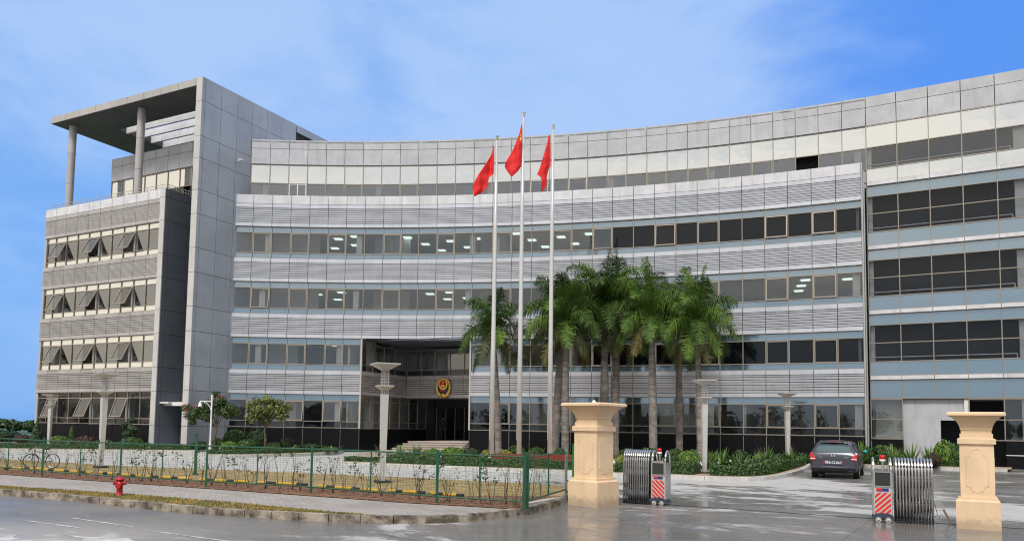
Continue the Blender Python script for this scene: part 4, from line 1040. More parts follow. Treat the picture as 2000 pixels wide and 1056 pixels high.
# layered dwarf pine
def leaf_tree(name, P, h, crown, label, lm, trunk_pts, n=2600, s=.10, flowers=0, cat='tree', group=None):
    o = empty(name, P, 0, label=label, cat=cat, group=group)
    mb = MB(); mb.tube(trunk_pts, [.09, .075, .06, .05][:len(trunk_pts)], 'trunk_brown', 8)
    fk = Vector(trunk_pts[-1])
    for c, r in crown[:9]: mb.tube([fk - Vector((0, 0, .25)), fk.lerp(Vector(c), .5) + Vector((0, 0, .05)), Vector(c)], [.04, .025, .012], 'trunk_brown', 5)
    mb.build('trunk', o, smooth=True)
    mb = MB(); tot = sum(r ** 2 for _, r in crown)
    for c, r in crown:
        c = Vector(c)
        for _ in range(int(n * r * r / tot)):
            d = rdir_(); p = c + Vector((d.x, d.y, d.z * .72)) * r * (rnd.random() ** .45); leafquad(mb, p, d + rdir_() * .9 + Vector((0, 0, .4)), s * rnd.uniform(.6, 1.4), rnd.choice(lm), 2.0)
    mb.build('crown', o)
    for k in range(flowers):
        c, r = crown[k % len(crown)]; c = Vector(c); fb = MB(); d = Vector((rnd.uniform(-1, 1), -1, rnd.uniform(0, 1))).normalized(); p = c + d * r
        for _ in range(12): fb.ball(p + rdir_() * .09, .022, 'flower_red', 5)
        fb.build('flower', o)
    return o
leaf_tree('dwarf_pine', D(252, 51, .1), 2, [((0, 0, .9), .42), ((.3, 0, 1.25), .35), ((-.3, .1, 1.5), .34), ((.15, 0, 1.85), .26)], 'thin layered dwarf pine between the second street lamp and the left block end', ['leaf_dark'], [(0, 0, 0), (.08, 0, .7), (-.05, 0, 1.3), (.05, 0, 1.8)], 1500, .07)
leaf_tree('small_tree', D(518, 46.5, .1), 3.3, [((-.75, 0, 2.1), .55), ((-.95, .1, 2.7), .48), ((-.3, -.2, 2.5), .6), ((0, .1, 3.1), .48), ((.45, 0, 2.6), .62), ((.95, 0, 2.25), .5), ((1.2, .1, 2.75), .4), ((-.1, .2, 2.0), .45), ((.5, .3, 3.0), .4), ((-.55, 0, 3.05), .36)],
          'small olive green tree with bare forked trunk before the left of the curved wing', ['leaf_olive', 'leaf_olive', 'leaf_yellow', 'leaf_mid'], [(0, 0, 0), (.03, 0, .8), (-.05, 0, 1.4), (.0, 0, 1.75)], 3800, .075, group='small trees by the building')
leaf_tree('flowering_tree', D(421, 48.5, .1), 3.6, [((-1.6, 0, 2.2), .5), ((-1.9, 0, 2.65), .4), ((-1.0, .2, 2.6), .55), ((-.4, 0, 2.9), .5), ((.15, .1, 3.2), .45), ((.4, 0, 2.5), .55), ((.9, 0, 2.7), .45), ((-.6, 0, 2.1), .45), ((-.1, 0, 3.55), .3), ((.3, .2, 3.0), .4), ((-1.5, 0, 1.75), .3), ((-1.3, .1, 2.3), .5), ((-.7, .1, 2.5), .5), ((0, .2, 2.6), .5), ((.65, .1, 2.25), .4), ((1.25, 0, 2.45), .35)],
          'dark green small tree with a few red flowers beside the white camera pole', ['leaf_mid', 'leaf_dark', 'leaf_olive', 'leaf_mid'], [(0, 0, 0), (-.06, 0, .8), (.05, 0, 1.3), (.0, 0, 1.7)], 4600, .075, flowers=5, group='small trees by the building')
# far trees at the left horizon
for k, (px, dist, h, r) in enumerate([(-20, 105, 2.3, 5), (24, 112, 2.0, 5), (56, 118, 1.9, 5), (-90, 100, 3.2, 6)]):
    c = D(px, dist, 0); crown = [((rnd.uniform(-r, r) * .7, rnd.uniform(-2, 2), h * rnd.uniform(.35, .7)), h * .38) for _ in range(10)]
    leaf_tree('distant_tree', c, h, crown, ['low dark tree on the horizon at the extreme left', 'low spreading tree on the horizon behind the small pointed conifer', 'low tree on the horizon left of the building edge', 'taller tree on the horizon beyond the left edge'][k], ['leaf_dark', 'leaf_mid'], [(0, 0, 0), (0, 0, h * .2), (0, 0, h * .4)], 2200, .3, group='trees on the left horizon')

def yucca_mesh(n=46, L=1.0, droop=.5):
    mb = MB()
    for k in range(n):
        a = k * 2.4 + rnd.uniform(-.2, .2); el = R(rnd.uniform(18, 86)); l = L * rnd.uniform(.75, 1.1); w_ = .035 * L
        pts = []; p = Vector((0, 0, .04)); d = Vector((math.cos(a) * math.cos(el), math.sin(a) * math.cos(el), math.sin(el)))
        for j in range(5): pts.append(p.copy()); p = p + d * l / 4; d.z -= droop * .16 * (1.2 - math.sin(el)); d.normalize()
        side = Vector((-math.sin(a), math.cos(a), 0)); ws = [.6, 1, .95, .6, .04]; vs = []
        for q, ww in zip(pts, ws): vs += [q - side * w_ * ww, q + side * w_ * ww]
        mb.add(vs, [(2 * j, 2 * j + 1, 2 * j + 3, 2 * j + 2) for j in range(4)], 'yucca_leaf')
    return mb.build('yucca')
yp = []
for k in range(3): o = yucca_mesh(droop=.3 + .4 * k); yp.append(o.data); bpy.data.objects.remove(o)
for k, (px, dist, h, wdt, lab) in enumerate([
    (783, 38.5, .75, 1.0, 'spiky yucca left of the larger one before the entrance steps'), (815, 39.5, .85, 1.2, 'largest spiky yucca before the entrance steps'), (748, 38.0, .8, .9, 'spiky yucca half hidden behind the big street lamp'),
    (1376, 31.5, .95, 1.0, 'spiky yucca just left of the street lamp by the gate'), (1410, 31.0, 1.0, 1.1, 'tall yucca just right of the street lamp by the gate'), (1442, 30.8, .8, 1.1, 'second yucca to the right of the street lamp by the gate'),
    (1496, 38.5, .95, 1.1, 'yucca left of the far street lamp'), (1546, 38.5, .9, 1.2, 'yucca right of the far street lamp'), (1392, 36, .8, 1, 'rear yucca between the street lamp and its taller neighbour'),
    (1742, 38.5, 1.15, 1.1, 'yucca just behind the left arches of the right folding gate'), (1778, 38.3, 1.25, 1.2, 'tallest yucca behind the middle of the right folding gate'), (1812, 38.8, 1.1, 1.0, 'yucca behind the right end of the right folding gate'),
    (1682, 42.0, 1.2, 1.2, 'yucca among the leafy shrubs right of the car'), (640, 46.5, .5, .9, 'small spiky plant at the end of the juniper by the pale platform'), (205, 48.5, .6, .9, 'small spiky plant behind the second street lamp')]):
    c = D(px, dist, .12); o = bpy.data.objects.new('yucca', yp[k % 3]); COL.objects.link(o); o.location = c; o.scale = (wdt, wdt, h * 1.05); o.rotation_euler.z = k * 1.3
    tag(o, lab, 'yucca', 'spiky yuccas in the beds')
# clipped hedges
def hedge(name, front, depth, h, mname, label, z0=.1, dens=520, s=.055):
    P = resample(smooth([v if isinstance(v, Vector) else G(*v) for v in front], 4), .35); n = len(P); mb = MB()
    B = offset_line(P, depth)
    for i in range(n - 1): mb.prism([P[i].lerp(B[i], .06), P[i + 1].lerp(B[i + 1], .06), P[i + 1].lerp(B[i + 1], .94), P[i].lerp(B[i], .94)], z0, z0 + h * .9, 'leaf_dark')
    L = sum((P[i + 1] - P[i]).length for i in range(n - 1)); cnt = int(dens * L * (depth * .7 + h))
    for _ in range(min(cnt, 16000)):
        i = rnd.randrange(n - 1); t = rnd.random(); a = P[i].lerp(P[i + 1], t); b = B[i].lerp(B[i + 1], t); bump_ = 1 + .10 * math.sin(a.x * 2.1) + .06 * math.sin(a.x * 5.3 + a.y)
        if rnd.random() < h / (h + depth * .7): p = a.lerp(b, rnd.uniform(-.03, .06)); p.z = z0 + rnd.random() * h * bump_; nn = Vector((a - b)).normalized()
        else: p = a.lerp(b, rnd.random()); p.z = z0 + h * bump_ * rnd.uniform(.93, 1.04); nn = Vector((0, 0, 1))
        leafquad(mb, p, nn + rdir_() * .8, s * rnd.uniform(.7, 1.4), mname)
    o = mb.build(name); return tag(o, label, 'hedge', 'low clipped hedges')
hedge('clipped_hedge', [(-200, 877.5), (0, 878.5), (200, 880.5), (380, 882)], 3.2, .28, 'leaf_mid', 'low clipped hedge strip along the driveway at the far left')
hedge('clipped_hedge', [(402, 890.5), (480, 890.5), (560, 888.5), (640, 885.5), (668, 882.5)], 1.7, .22, 'leaf_mid', 'low clipped hedge before the small trees left of the entrance')
hedge('clipped_hedge', [(671, 905), (700, 906), (748, 908)], 1.1, .22, 'leaf_mid', 'short clipped hedge at the left tip of the middle island')
hedge('clipped_hedge', [(752, 909), (850, 913), (950, 916.5), (1112, 922.5)], 1.2, .36, 'leaf_mid', 'long clipped hedge in front of the flagpoles and red planter wall')
hedge('clipped_hedge', [(1196, 927.5), (1226, 929)], 1.3, .36, 'leaf_mid', 'bit of clipped hedge between the left pillar and the folding gate')
hedge('clipped_hedge', [(1300, 931), (1356, 933.5)], 1.3, .42, 'leaf_mid', 'clipped hedge just right of the left folding gate')
hedge('clipped_hedge', [(1386, 934.5), (1440, 936), (1480, 935.5), (1510, 931), (1538, 924)], 1.5, .42, 'leaf_mid', 'thick clipped hedge right of the street lamp by the gate')
hedge('clipped_hedge', [(1530, 926), (1560, 917), (1576, 909), (1580, 903)], 1.8, .38, 'leaf_mid', 'curved clipped hedge left of the car')
hedge('clipped_hedge', [(1678, 905), (1684, 908.5), (1700, 910.5), (1722, 912)], 2.2, .55, 'leaf_mid', 'tall clipped hedge right of the car')
hedge('clipped_hedge', [(1826, 914.5), (1850, 915), (1900, 917)], 1.6, .40, 'leaf_mid', 'clipped hedge left of the right gate pillar')
# red planter wall
mb = MB(); a, b = G(944, 914), G(1112, 917); n_ = Vector((.1, .3, 0)); mb.prism([a + n_ * 3, b + n_ * 3, b + n_ * 4.2, a + n_ * 4.2], 0, .62, 'planter_red'); tag(mb.build('planter_wall'), 'low dark red planter wall at the foot of the flagpoles', 'planter')

# ------------------------------------------------------------------ royal palms
def palm(px, dist, z_base_px, crownz, bend, L, label, sheath='sheath_green', nf=17, r0=.235, seed=1, light=False):
    rn = random.Random(seed); r0 *= .86; P = D(px, dist, .1); o = empty('palm_tree', P, 0, label=label, cat='palm tree', group='royal palms in front of the curved wing')
    H = crownz - 1.15; pts, rs = [], []; K = 22
    for k in range(K + 1):
        t = k / K; pts.append(Vector((bend * t ** 1.5, 0, H * t))); rs.append(r0 * (1.12 - .10 * t - .25 * t * t + .10 * math.sin(t * 3.1)) * (1.03 if k % 2 else .985) + (.10 * (1 - t / .08) if t < .08 else 0))
    mb = MB(); mb.tube(pts, rs, 'trunk_grey', 14); mb.build('trunk', o, smooth=True)
    top = pts[-1]; cr = top + Vector((0, 0, 1.15))
    mb = MB(); mb.tube([top, top + Vector((0, 0, .12)), top + Vector((0, 0, .8)), cr + Vector((0, 0, .2))], [rs[-1], rs[-1] * 1.05, rs[-1] * .75, .05], sheath, 10); mb.build('crownshaft', o, smooth=True)
    for k in range(nf + 1):
        spear = k == nf
        a = k * 2.399 + rn.uniform(-.25, .25); e0 = R(88 if spear else 86 - 134 * (k / nf) ** 1.2 + rn.uniform(-7, 7)); l = L * (.6 if spear else rn.uniform(.85, 1.12)); old = k > nf - 5 and not spear
        m = 'palm_leaf_dry' if (old and rn.random() < .35) else ('palm_leaf_light' if (light and rn.random() < .4) or rn.random() < .22 else 'palm_leaf')
        if m == 'palm_leaf' and k > nf * .62 and rn.random() < .75: m = 'palm_leaf_olive'
        pend = 1.0 if k < nf * .45 else 2.0
        ns = 28; d = Vector((math.cos(a) * math.cos(e0), math.sin(a) * math.cos(e0), math.sin(e0))); p = cr + Vector((0, 0, -.25 * (k / nf))); fb = MB(); R_, T_ = [], []
        for j in range(ns + 1):
            R_.append(p.copy()); T_.append(d.copy()); p = p + d * l / ns
            if not spear: d.z -= (.036 + .062 * (j / ns)) * (1.0 + .25 * math.cos(e0)); d.normalize()
        fb.tube(R_[::2], [.035 - .003 * j for j in range(len(R_[::2]))] if False else [max(.006, .035 * (1 - j / 14)) for j in range(len(R_[::2]))], 'palm_leaf_light' if m == 'palm_leaf_light' else m, 4)
        for j in range(2, ns + 1):
            t = j / ns; tt = T_[j]; side = tt.cross(Vector((0, 0, 1)));
            if side.length < .05: side = Vector((-math.sin(a), math.cos(a), 0))
            side.normalize(); ll = 1.12 * (L / 3) * (math.sin(math.pi * (.15 + .80 * t)) ** .7) * (.5 if spear else 1)
            for sgn in (-1, 1):
                for sub in (0, .25, .5, .75):
                    base = R_[j] - tt * sub * l / ns; q = rn.uniform(.75, 1.2); up_ = Vector((0, 0, rn.uniform(-.75, .8)))
                    dd = (side * sgn * (.85 if pend < 1.5 else .6) + tt * (.45 if not spear else 2.5) + up_ - Vector((0, 0, .35 * (pend - 1)))).normalized(); mid = base + dd * ll * q * .5; tip = mid + (dd + Vector((0, 0, -rn.uniform(.7, 1.9) * pend))).normalized() * ll * q * .5
                    wv = tt * .0145; fb.add([base - wv, base + wv, mid + wv * 1.1, mid - wv * 1.1, tip], [(0, 1, 2, 3), (3, 2, 4)], m)
        fb.build('frond', o)
    return o
palm(974, 44.0, 0, 7.4, -.35, 2.6, 'lone royal palm standing just behind the left flagpole', nf=19, r0=.19, seed=3)
palm(1084, 43.5, 0, 8.1, .35, 2.9, 'royal palm leaning slightly, leftmost behind the left gate pillar', nf=23, seed=4)
palm(1104, 42.5, 0, 7.9, -.02, 2.9, 'royal palm with golden dry lower fronds directly behind the right flagpole', nf=23, r0=.215, seed=8)
palm(1180, 44.5, 0, 9.1, .0, 3.2, 'tall royal palm behind the left gate pillar, left one of the close pair', nf=26, r0=.25, seed=12, light=True)
palm(1201, 45.0, 0, 8.9, .1, 3.1, 'tall royal palm behind the left gate pillar, right one of the close pair', nf=24, r0=.235, seed=17)
palm(1276, 42.5, 0, 8.2, -.1, 2.9, 'royal palm rising behind the left folding gate beacon', nf=23, r0=.235, seed=23, light=True)
palm(1327, 45.0, 0, 8.3, -.05, 2.9, 'thin royal palm between the gate beacon palm and the yellow sheathed palm', nf=23, r0=.21, seed=31)
palm(1368, 41.5, 0, 7.7, -.15, 2.9, 'rightmost royal palm with yellow orange sheath behind the street lamp', 'sheath_yellow', nf=24, r0=.19, seed=44, light=True)

# ------------------------------------------------------------------ flagpoles and flags
def flagpole(px, dist, ytop, label):
    P = D(px, dist, 0); H = ZY(px, ytop, dist)[1]; o = empty('flagpole', P, 0, label=label, cat='flagpole', group='three flagpoles before the entrance')
    mb = MB(); mb.tube([(0, 0, 0), (0, 0, H * .35), (0, 0, H * .7), (0, 0, H - .35)], [.122, .108, .088, .062], 'steel_brushed', 18); mb.build('mast', o, smooth=True)
    mb = MB(); mb.lathe([(.05, H - .38), (.065, H - .34), (.05, H - .25), (.105, H - .03), (.115, H)], 'chrome', 16); mb.build('finial', o)
    mb = MB(); mb.tube([(-.13, -.05, 1.2), (-.10, -.03, H * .5), (-.09, -.02, H - .5)], .008, 'white_paint', 4); mb.build('halyard', o)
    mb = MB(); mb.lathe([(.30, 0), (.30, .14), (.22, .18), (.20, .34)], 'steel_brushed', 18); mb.build('base_collar', o)
    return P, H
def flag(rows, ox, oy, sc_, poledist, px0, seed, label, star_=False):
    """cloth shape given as rows (y, x left, x right) measured on the photo; built at the pole's distance"""
    ys = [oy + r[0] * sc_ for r in rows]; mb = MB(); NX = 14; vs = []; rn = random.Random(seed); NY = 40
    px_m = poledist / FPX; hx = px0; yh = 835 + .015 * (px0 - 990)
    P = D(px0, poledist, 0); ph = rn.uniform(0, 6)
    for i in range(NY + 1):
        y = lerp(ys[0], ys[-1], i / NY); k = max(j for j in range(len(rows)) if ys[j] <= y + 1e-6); k = min(k, len(rows) - 2); t = (y - ys[k]) / (ys[k + 1] - ys[k])
        l = ox + lerp(rows[k][1], rows[k + 1][1], t) * sc_; r = ox + lerp(rows[k][2], rows[k + 1][2], t) * sc_
        for j in range(NX + 1):
            x = lerp(l, r, j / NX); wx_, z = ZY(x, y, poledist); lx = wx_ - P.x; u = (x - l) / max(1, r - l)
            dep = .11 * math.sin(x * .16 + y * .03 + ph) + .05 * math.sin(x * .34 - y * .04 + ph * 2) + .015 * math.sin(y * .3 + x * .1)
            vs.append((lx, dep * min(1, (r - x) / 9 + .15) - .02, z))
    fs = [(i * (NX + 1) + j, (i + 1) * (NX + 1) + j, (i + 1) * (NX + 1) + j + 1, i * (NX + 1) + j + 1) for i in range(NY) for j in range(NX)]
    mb.add(vs, fs, 'flag_red'); z0 = EYE + (yh - ys[0]) * px_m
    o = mb.build('flag', None, P, smooth=True); so = o.modifiers.new('thick', 'SOLIDIFY'); so.thickness = .012
    tag(o, label, 'flag', 'red flags hanging from the poles')
    if star_:
        sb_ = MB()
        for sx, sy, r in ((648, 345, .13), (650, 300, .05), (656, 312, .045), (657, 330, .045)):
            x, z = ZY(ox + sx * sc_, oy + sy * sc_, poledist - .2); x -= P.x
            plate(sb_, [(x + a * .45, z + b - 0) for a, b in star(0, 0, r)], -.24, -.20, 'star_yellow')
        sb_.build('star', o)
    return o
flagpole(961, 38.6, 266, 'left flagpole, shortest of the three, with a red flag')
flagpole(1014, 38.4, 221, 'middle flagpole, tallest of the three')
flagpole(1074, 38.9, 245, 'right flagpole nearest the left gate pillar')
s_ = .18
flag([(410, 359, 362), (500, 332, 361), (600, 283, 360), (715, 205, 357), (760, 178, 305), (850, 124, 290), (900, 137, 258), (940, 142, 205), (965, 144, 152)], 900, 210, s_, 38.5, 965, 3, 'drooping red flag on the left flagpole, lowest of the three')
flag([(180, 660, 665), (300, 630, 664), (400, 590, 663), (500, 540, 661), (600, 480, 658), (640, 478, 654), (690, 508, 625), (750, 545, 558)], 900, 210, s_, 38.3, 1019, 9, 'red flag with a small yellow star on the middle flagpole, highest of the three', True)
flag([(305, 955, 971), (400, 932, 973), (500, 906, 975), (640, 862, 975), (660, 855, 955), (730, 826, 938), (750, 860, 934), (790, 876, 932), (850, 871, 928), (900, 872, 898), (915, 880, 890)], 900, 210, s_, 38.8, 1073, 14, 'narrow folded red flag on the right flagpole')

# ------------------------------------------------------------------ street lamps
def lamp():
    o = empty('street_lamp', (0, 0, 0), R(25))
    mb = MB(); mb.box((0, 0, 1.36), (.14, .14, 2.66), 'lamp_white', 0, 1.5); mb.build('column', o)
    mb = MB(); mb.box((0, 0, .04), (.42, .42, .08), 'joint'); mb.build('base_plate', o)
    for sx in (-1, 1):
        for sy in (-1, 1): mb = MB(); mb.tube([(sx * .085, sy * .085, 2.69), (sx * .085, sy * .085, 3.42)], .014, 'lamp_white', 6); mb.build('rod', o)
    for k, z in enumerate((3.05, 3.14, 3.23, 3.32)):
        mb = MB()
        for d in ((0, .115), (0, -.115)): mb.box((0, d[1], z), (.26, .02, .014), 'lamp_white')
        for d in (.115, -.115): mb.box((d, 0, z), (.02, .205, .014), 'lamp_white')
        mb.build('ring', o)
    def dish(z0, z1, r0, r1, nm):
        mb = MB(); vs = []
        for z, r in ((z0, r0), (z1, r1), (z1 + .03, r1)): vs += [(-r, -r, z), (r, -r, z), (r, r, z), (-r, r, z)]
        fs = [(3, 2, 1, 0), (8, 9, 10, 11)] + [(4 * k + i, 4 * k + (i + 1) % 4, 4 * k + 4 + (i + 1) % 4, 4 * k + 4 + i) for k in (0, 1) for i in range(4)]
        mb.add(vs, fs, 'lamp_white'); mb.build(nm, o)
    dish(2.80, 2.93, .08, .235, 'lower_dish'); dish(3.40, 3.60, .06, .38, 'lamp_shade')
    mb = MB(); mb.lathe([(.022, 2.70), (.022, 3.40)], 'lamp_white', 12); mb.build('lamp_tube', o)
    return o
Lp = lamp(); P = G(749, 944, KH)
first = True
for px, dist, h, zb, lab in [(749, 22.7, 3.52, KH, 'nearest street lamp, on the dry lawn behind the green fence, left of the entrance'), (200, 28.0, 3.42, KH, 'white street lamp on the dry lawn before the left block'), (96, 48, 3.45, 0, 'small far street lamp at the left edge of the building'), (1376, 30.5, 3.72, .1, 'white street lamp in the island behind the left folding gate'), (1538, 41.0, 3.78, .1, 'far street lamp left of the car')]:
    c = D(px, dist, zb); s3 = h / 3.63
    if first: o = Lp; o.location = c; o.scale = (s3,) * 3; first = False
    else: o = copy_tree(Lp, c, R(25) + px * .01, s3)
    tag(o, lab, 'street lamp', 'white street lamps with square dishes')
# camera pole
c = D(411, 47.5, .05); o = empty('camera_pole', c, 0, label='slender white pole with curved arm and dome camera before the fin wall', cat='camera pole')
mb = MB(); mb.tube([(0, 0, 0), (0, 0, .55)], .085, 'white_paint', 10); mb.tube([(0, 0, .55), (0, 0, 3.45)], .05, 'white_paint', 10); mb.ball((0, 0, 3.47), .07, 'white_paint'); mb.build('pole', o)
mb = MB(); mb.tube([(0, 0, 3.10), (-.72, 0, 3.12)], .03, 'white_paint'); mb.tube([(-.03, 0, 2.55), (-.12, 0, 2.80), (-.32, 0, 3.0), (-.5, 0, 3.1)], .02, 'white_paint'); mb.build('arm', o)
mb = MB(); mb.lathe([(.04, 3.10), (.07, 3.0), (.12, 2.85), (.12, 2.78)], 'white_paint', 12, (-.72, 0, 0)); mb.ball((-.72, 0, 2.77), .09, 'screen'); mb.build('camera_housing', o)

# ------------------------------------------------------------------ green fence
fp = [Vector(v) for v in [(-32, 32.6, KH), (-28.4, 31, KH), (-24.8, 29.2, KH), (-21.2, 27.5, KH), (-17.9, 26.1, KH)]] + [G(82, 930, KH), G(234, 941, KH), G(402, 951, KH), G(607, 963, KH), G(853, 983, KH), G(1024, 994, KH)]
fe = empty('mesh_fence', tuple(fp[-1]), 0, label='dark green wire mesh fence along the pavement, from the left edge to the corner', cat='fence')
def fence_parts(parent, pts, m='fence_green', last=None, H=1.08):
    off = parent.location
    for i, p in enumerate(pts):
        mb = MB(); mm = m if not (last and i == len(pts) - 1) else last
        mb.box((p.x, p.y, p.z + .585), (.052, .052, 1.17), mm, .4); mb.build('post', parent, off=off)
    for i, (a, b) in enumerate(zip(pts, pts[1:])):
        mb = MB(); c_ = a.lerp(b, .5); mb.box((c_.x, c_.y, KH + .62), (.028, .028, .95), m, .4); mb.build('thin_post', parent, off=off)
        mb = MB(); u = Vector((0, 0, 1))
        mb.tube([a + u * H, b + u * H], .018, m, 6); mb.tube([a + u * .16, b + u * .16], .018, m, 6); mb.build('rail', parent, off=off)
        mb = MB(); L = (b - a).length; nv = int(L / .085); dd = (b - a).normalized()
        for k in range(1, nv): q = a + dd * (k * L / nv); mb.tube([q + u * .16, q + u * 1.12], .0022, m, 3, False)
        for k in range(18): z = .19 + k * .054; mb.tube([a + u * z, b + u * z], .0022, m, 3, False)
        mb.build('wire_mesh', parent, off=off)
fence_parts(fe, fp)
fe2 = empty('mesh_fence', tuple(fp[-1] + Vector((.05, .1, 0))), 0, label='short return of wire mesh fence from the corner post to the grey galvanised post', cat='fence')
q1 = Vector((1.52, 19.3, KH)); q0 = fp[-1] + Vector((.06, .12, 0)); fence_parts(fe2, [q0, q1], 'fence_green', 'galvanised')
g1 = empty('side_gate', (1.62, 19.0, 0), 0, label='narrow bright green gate frame squeezed beside the left pillar', cat='gate')
mb = MB(); mb.box((.06, .0, .72), (.07, .07, 1.44), 'fence_bright'); mb.build('gate_post', g1)
mb = MB()
for k in range(4): mb.box((-.03, .03, .25 + k * .28), (.16, .03, .03), 'fence_green')
mb.build('gate_rung', g1)
pb = G(381, 927, KH); mb = MB(); mb.box((0, 0, .66), (.09, .09, 1.32), 'fence_green', .3); mb.box((0, 0, .03), (.16, .16, .06), 'fence_green', .3); mb.box((0, 0, 1.33), (.10, .10, .03), 'fence_green', .3); tag(mb.build('fence_post', None, pb), 'lone thick green post standing on the lawn behind the fence', 'post')

# saplings behind the fence
def sapling(seed, h=1.0, leafy=.5):
    rn = random.Random(seed); mb = MB(); mb2 = MB(); nst = rn.choice((2, 3, 4))
    for k in range(nst):
        a = rn.uniform(0, 6.28); sp_ = rn.uniform(.08, .32); hh = h * rn.uniform(.65, 1.1); pts = [(rn.uniform(-.03, .03), rn.uniform(-.03, .03), 0)]
        for j in range(1, 5): t = j / 4; pts.append((sp_ * t * math.cos(a) + rn.uniform(-.03, .03), sp_ * t * math.sin(a) + rn.uniform(-.03, .03), hh * t))
        mb.tube(pts, [.011, .009, .007, .005, .002], 'trunk_brown', 4)
        for j in range(2, 5):
            p = Vector(pts[j])
            for _ in range(2):
                q = p + Vector((rn.uniform(-.2, .2), rn.uniform(-.2, .2), rn.uniform(.02, .2))); mb.tube([p, q], [.004, .0015], 'trunk_brown', 3)
                if rn.random() < leafy:
                    for _ in range(rn.randint(2, 4)): leafquad(mb2, q + rdir_() * .06, rdir_(), .040 * rn.uniform(.8, 1.5), rn.choice(['leaf_olive', 'leaf_mid', 'leaf_bright', 'leaf_dark']), 2.0)
    return mb, mb2
sap = []
for k in range(9):
    a_, b_ = sapling(50 + k, 1.0, [.1, .35, .6, .2, .08, .4, .3, .65, .15][k]); o = empty('sapling', (0, 0, -50)); x1 = a_.build('stem', o); x2 = b_.build('foliage', o); sap.append((x1.data, x2.data)); [bpy.data.objects.remove(z) for z in (x1, x2, o)]
LEAF = ['nearly leafless', 'thinly leaved', 'leafy', 'sparse', 'bare', 'fairly leafy', 'patchily leaved', 'densely leaved', 'twiggy']
ORD = ['first', 'second', 'third', 'fourth', 'fifth', 'sixth', 'seventh', 'eighth', 'ninth']
bays = [(4, 5, 'left end bay at the photo edge', 5), (5, 6, 'bay before the bicycle', 6), (6, 7, 'bay just right of the hydrant', 7), (7, 8, 'bay below the small olive tree', 8), (8, 9, 'bay in front of the nearest street lamp', 9), (9, 10, 'last bay before the corner post', 6)]
idx = 0
for a, b, nm, cnt in bays:
    for k in range(cnt):
        t = (k + .5 + rnd.uniform(-.3, .3)) / cnt; p = fp[a].lerp(fp[b], t) + Vector((rnd.uniform(.1, .3), rnd.uniform(.25, .6), 0)); v = idx % 9; idx += 1
        o = empty('sapling', p, rnd.uniform(0, 6), label=f"{ORD[k]} sapling from the left, fence {nm}", cat='sapling', group='saplings planted behind the mesh fence')
        o.scale = (rnd.uniform(.8, 1.2), rnd.uniform(.8, 1.2), rnd.uniform(.7, 1.02))
        for d, n2 in zip(sap[v], ('stem', 'foliage')): c_ = bpy.data.objects.new(n2, d); COL.objects.link(c_); c_.parent = o
for k in range(5):
    t = (k + .5) / 5; p = q0.lerp(q1, t) + Vector((-.35, .05, 0)); v = (3, 4, 0, 8, 4)[k]; o = empty('sapling', p, k, label=f"{ORD[k]} bare sapling from the corner along the short fence return", cat='sapling', group='saplings planted behind the mesh fence'); o.scale = (.6, .6, 1.0)
    for d, n2 in zip(sap[v], ('stem', 'foliage')): c_ = bpy.data.objects.new(n2, d); COL.objects.link(c_); c_.parent = o

# striped bars on the lawn edge
for k, (x0, y0, x1, y1, nm) in enumerate([(0, 912, 84, 915, 'left of the bicycle'), (86, 915.5, 180, 922, 'under the bicycle'), (194, 922, 276, 928.5, 'behind the hydrant'), (288, 929, 374, 934, 'left of the lone green post'), (391, 935.5, 486, 940, 'right of the lone green post'), (503, 940.5, 600, 945.5, 'left of the thick post below the olive tree'), (622, 948, 740, 957, 'ending at the nearest street lamp'), (760, 957, 830, 961, 'just right of the nearest street lamp'), (842, 962, 905, 966.5, 'rightmost, faded, near the corner')]):
    a, b = G(x0, y0, KH + .08), G(x1, y1, KH + .08); o = empty('striped_barrier_bar', (a.x, a.y, 0), 0, label='low yellow and black striped bar ' + nm, cat='barrier bar', group='striped bars lying along the lawn')
    L = (b - a).length; n = max(4, int(L / .28)) | 1; mb = MB()
    for j in range(n):
        p0, p1 = a.lerp(b, j / n), a.lerp(b, (j + 1) / n); mb.tube([p0 - Vector((a.x, a.y, 0)), p1 - Vector((a.x, a.y, 0))], .040, 'bar_black' if j % 3 == 1 else 'bar_yellow', 10)
    mb.build('bar', o)
    for t in (.15, .85): q = a.lerp(b, t) - Vector((a.x, a.y, 0)); mb = MB(); mb.box((q.x, q.y, KH + .03), (.08, .14, .07), 'bar_black'); mb.build('foot', o)

# ------------------------------------------------------------------ hydrant
P = G(233, 968.5, KH); o = empty('fire_hydrant', P, R(15), label='red fire hydrant on the grass verge at the left', cat='fire hydrant'); o.scale = (.78, .78, .80)
mb = MB(); mb.lathe([(.10, 0), (.10, .02), (.085, .03), (.085, .30), (.10, .31), (.10, .335), (.095, .34), (.095, .46)], 'hydrant_red', 20); mb.build('barrel', o, smooth=True)
mb = MB(); mb.lathe([(.125, .46), (.14, .475), (.13, .495), (.10, .52), (.05, .545), (.03, .55), (.03, .585)], 'hydrant_red', 20); mb.build('cap', o, smooth=True)
for sx in (-1, 1): mb = MB(); mb.tube([(0, -.02, .38), (sx * .14, -.05, .38)], .05, 'hydrant_red', 12); mb.tube([(sx * .14, -.05, .38), (sx * .17, -.055, .38)], .062, 'hydrant_red', 8); mb.build('side_outlet', o)
mb = MB(); mb.tube([(0, 0, .30), (-.02, -.13, .30)], .06, 'hydrant_red', 12); mb.tube([(-.02, -.13, .30), (-.022, -.16, .30)], .075, 'hydrant_red', 8); mb.build('front_outlet', o)
mb = MB(); mb.tube([(-.16, -.05, .34), (-.17, -.06, .22), (-.14, -.07, .16), (-.10, -.08, .24)], .006, 'steel', 5); mb.build('chain', o)

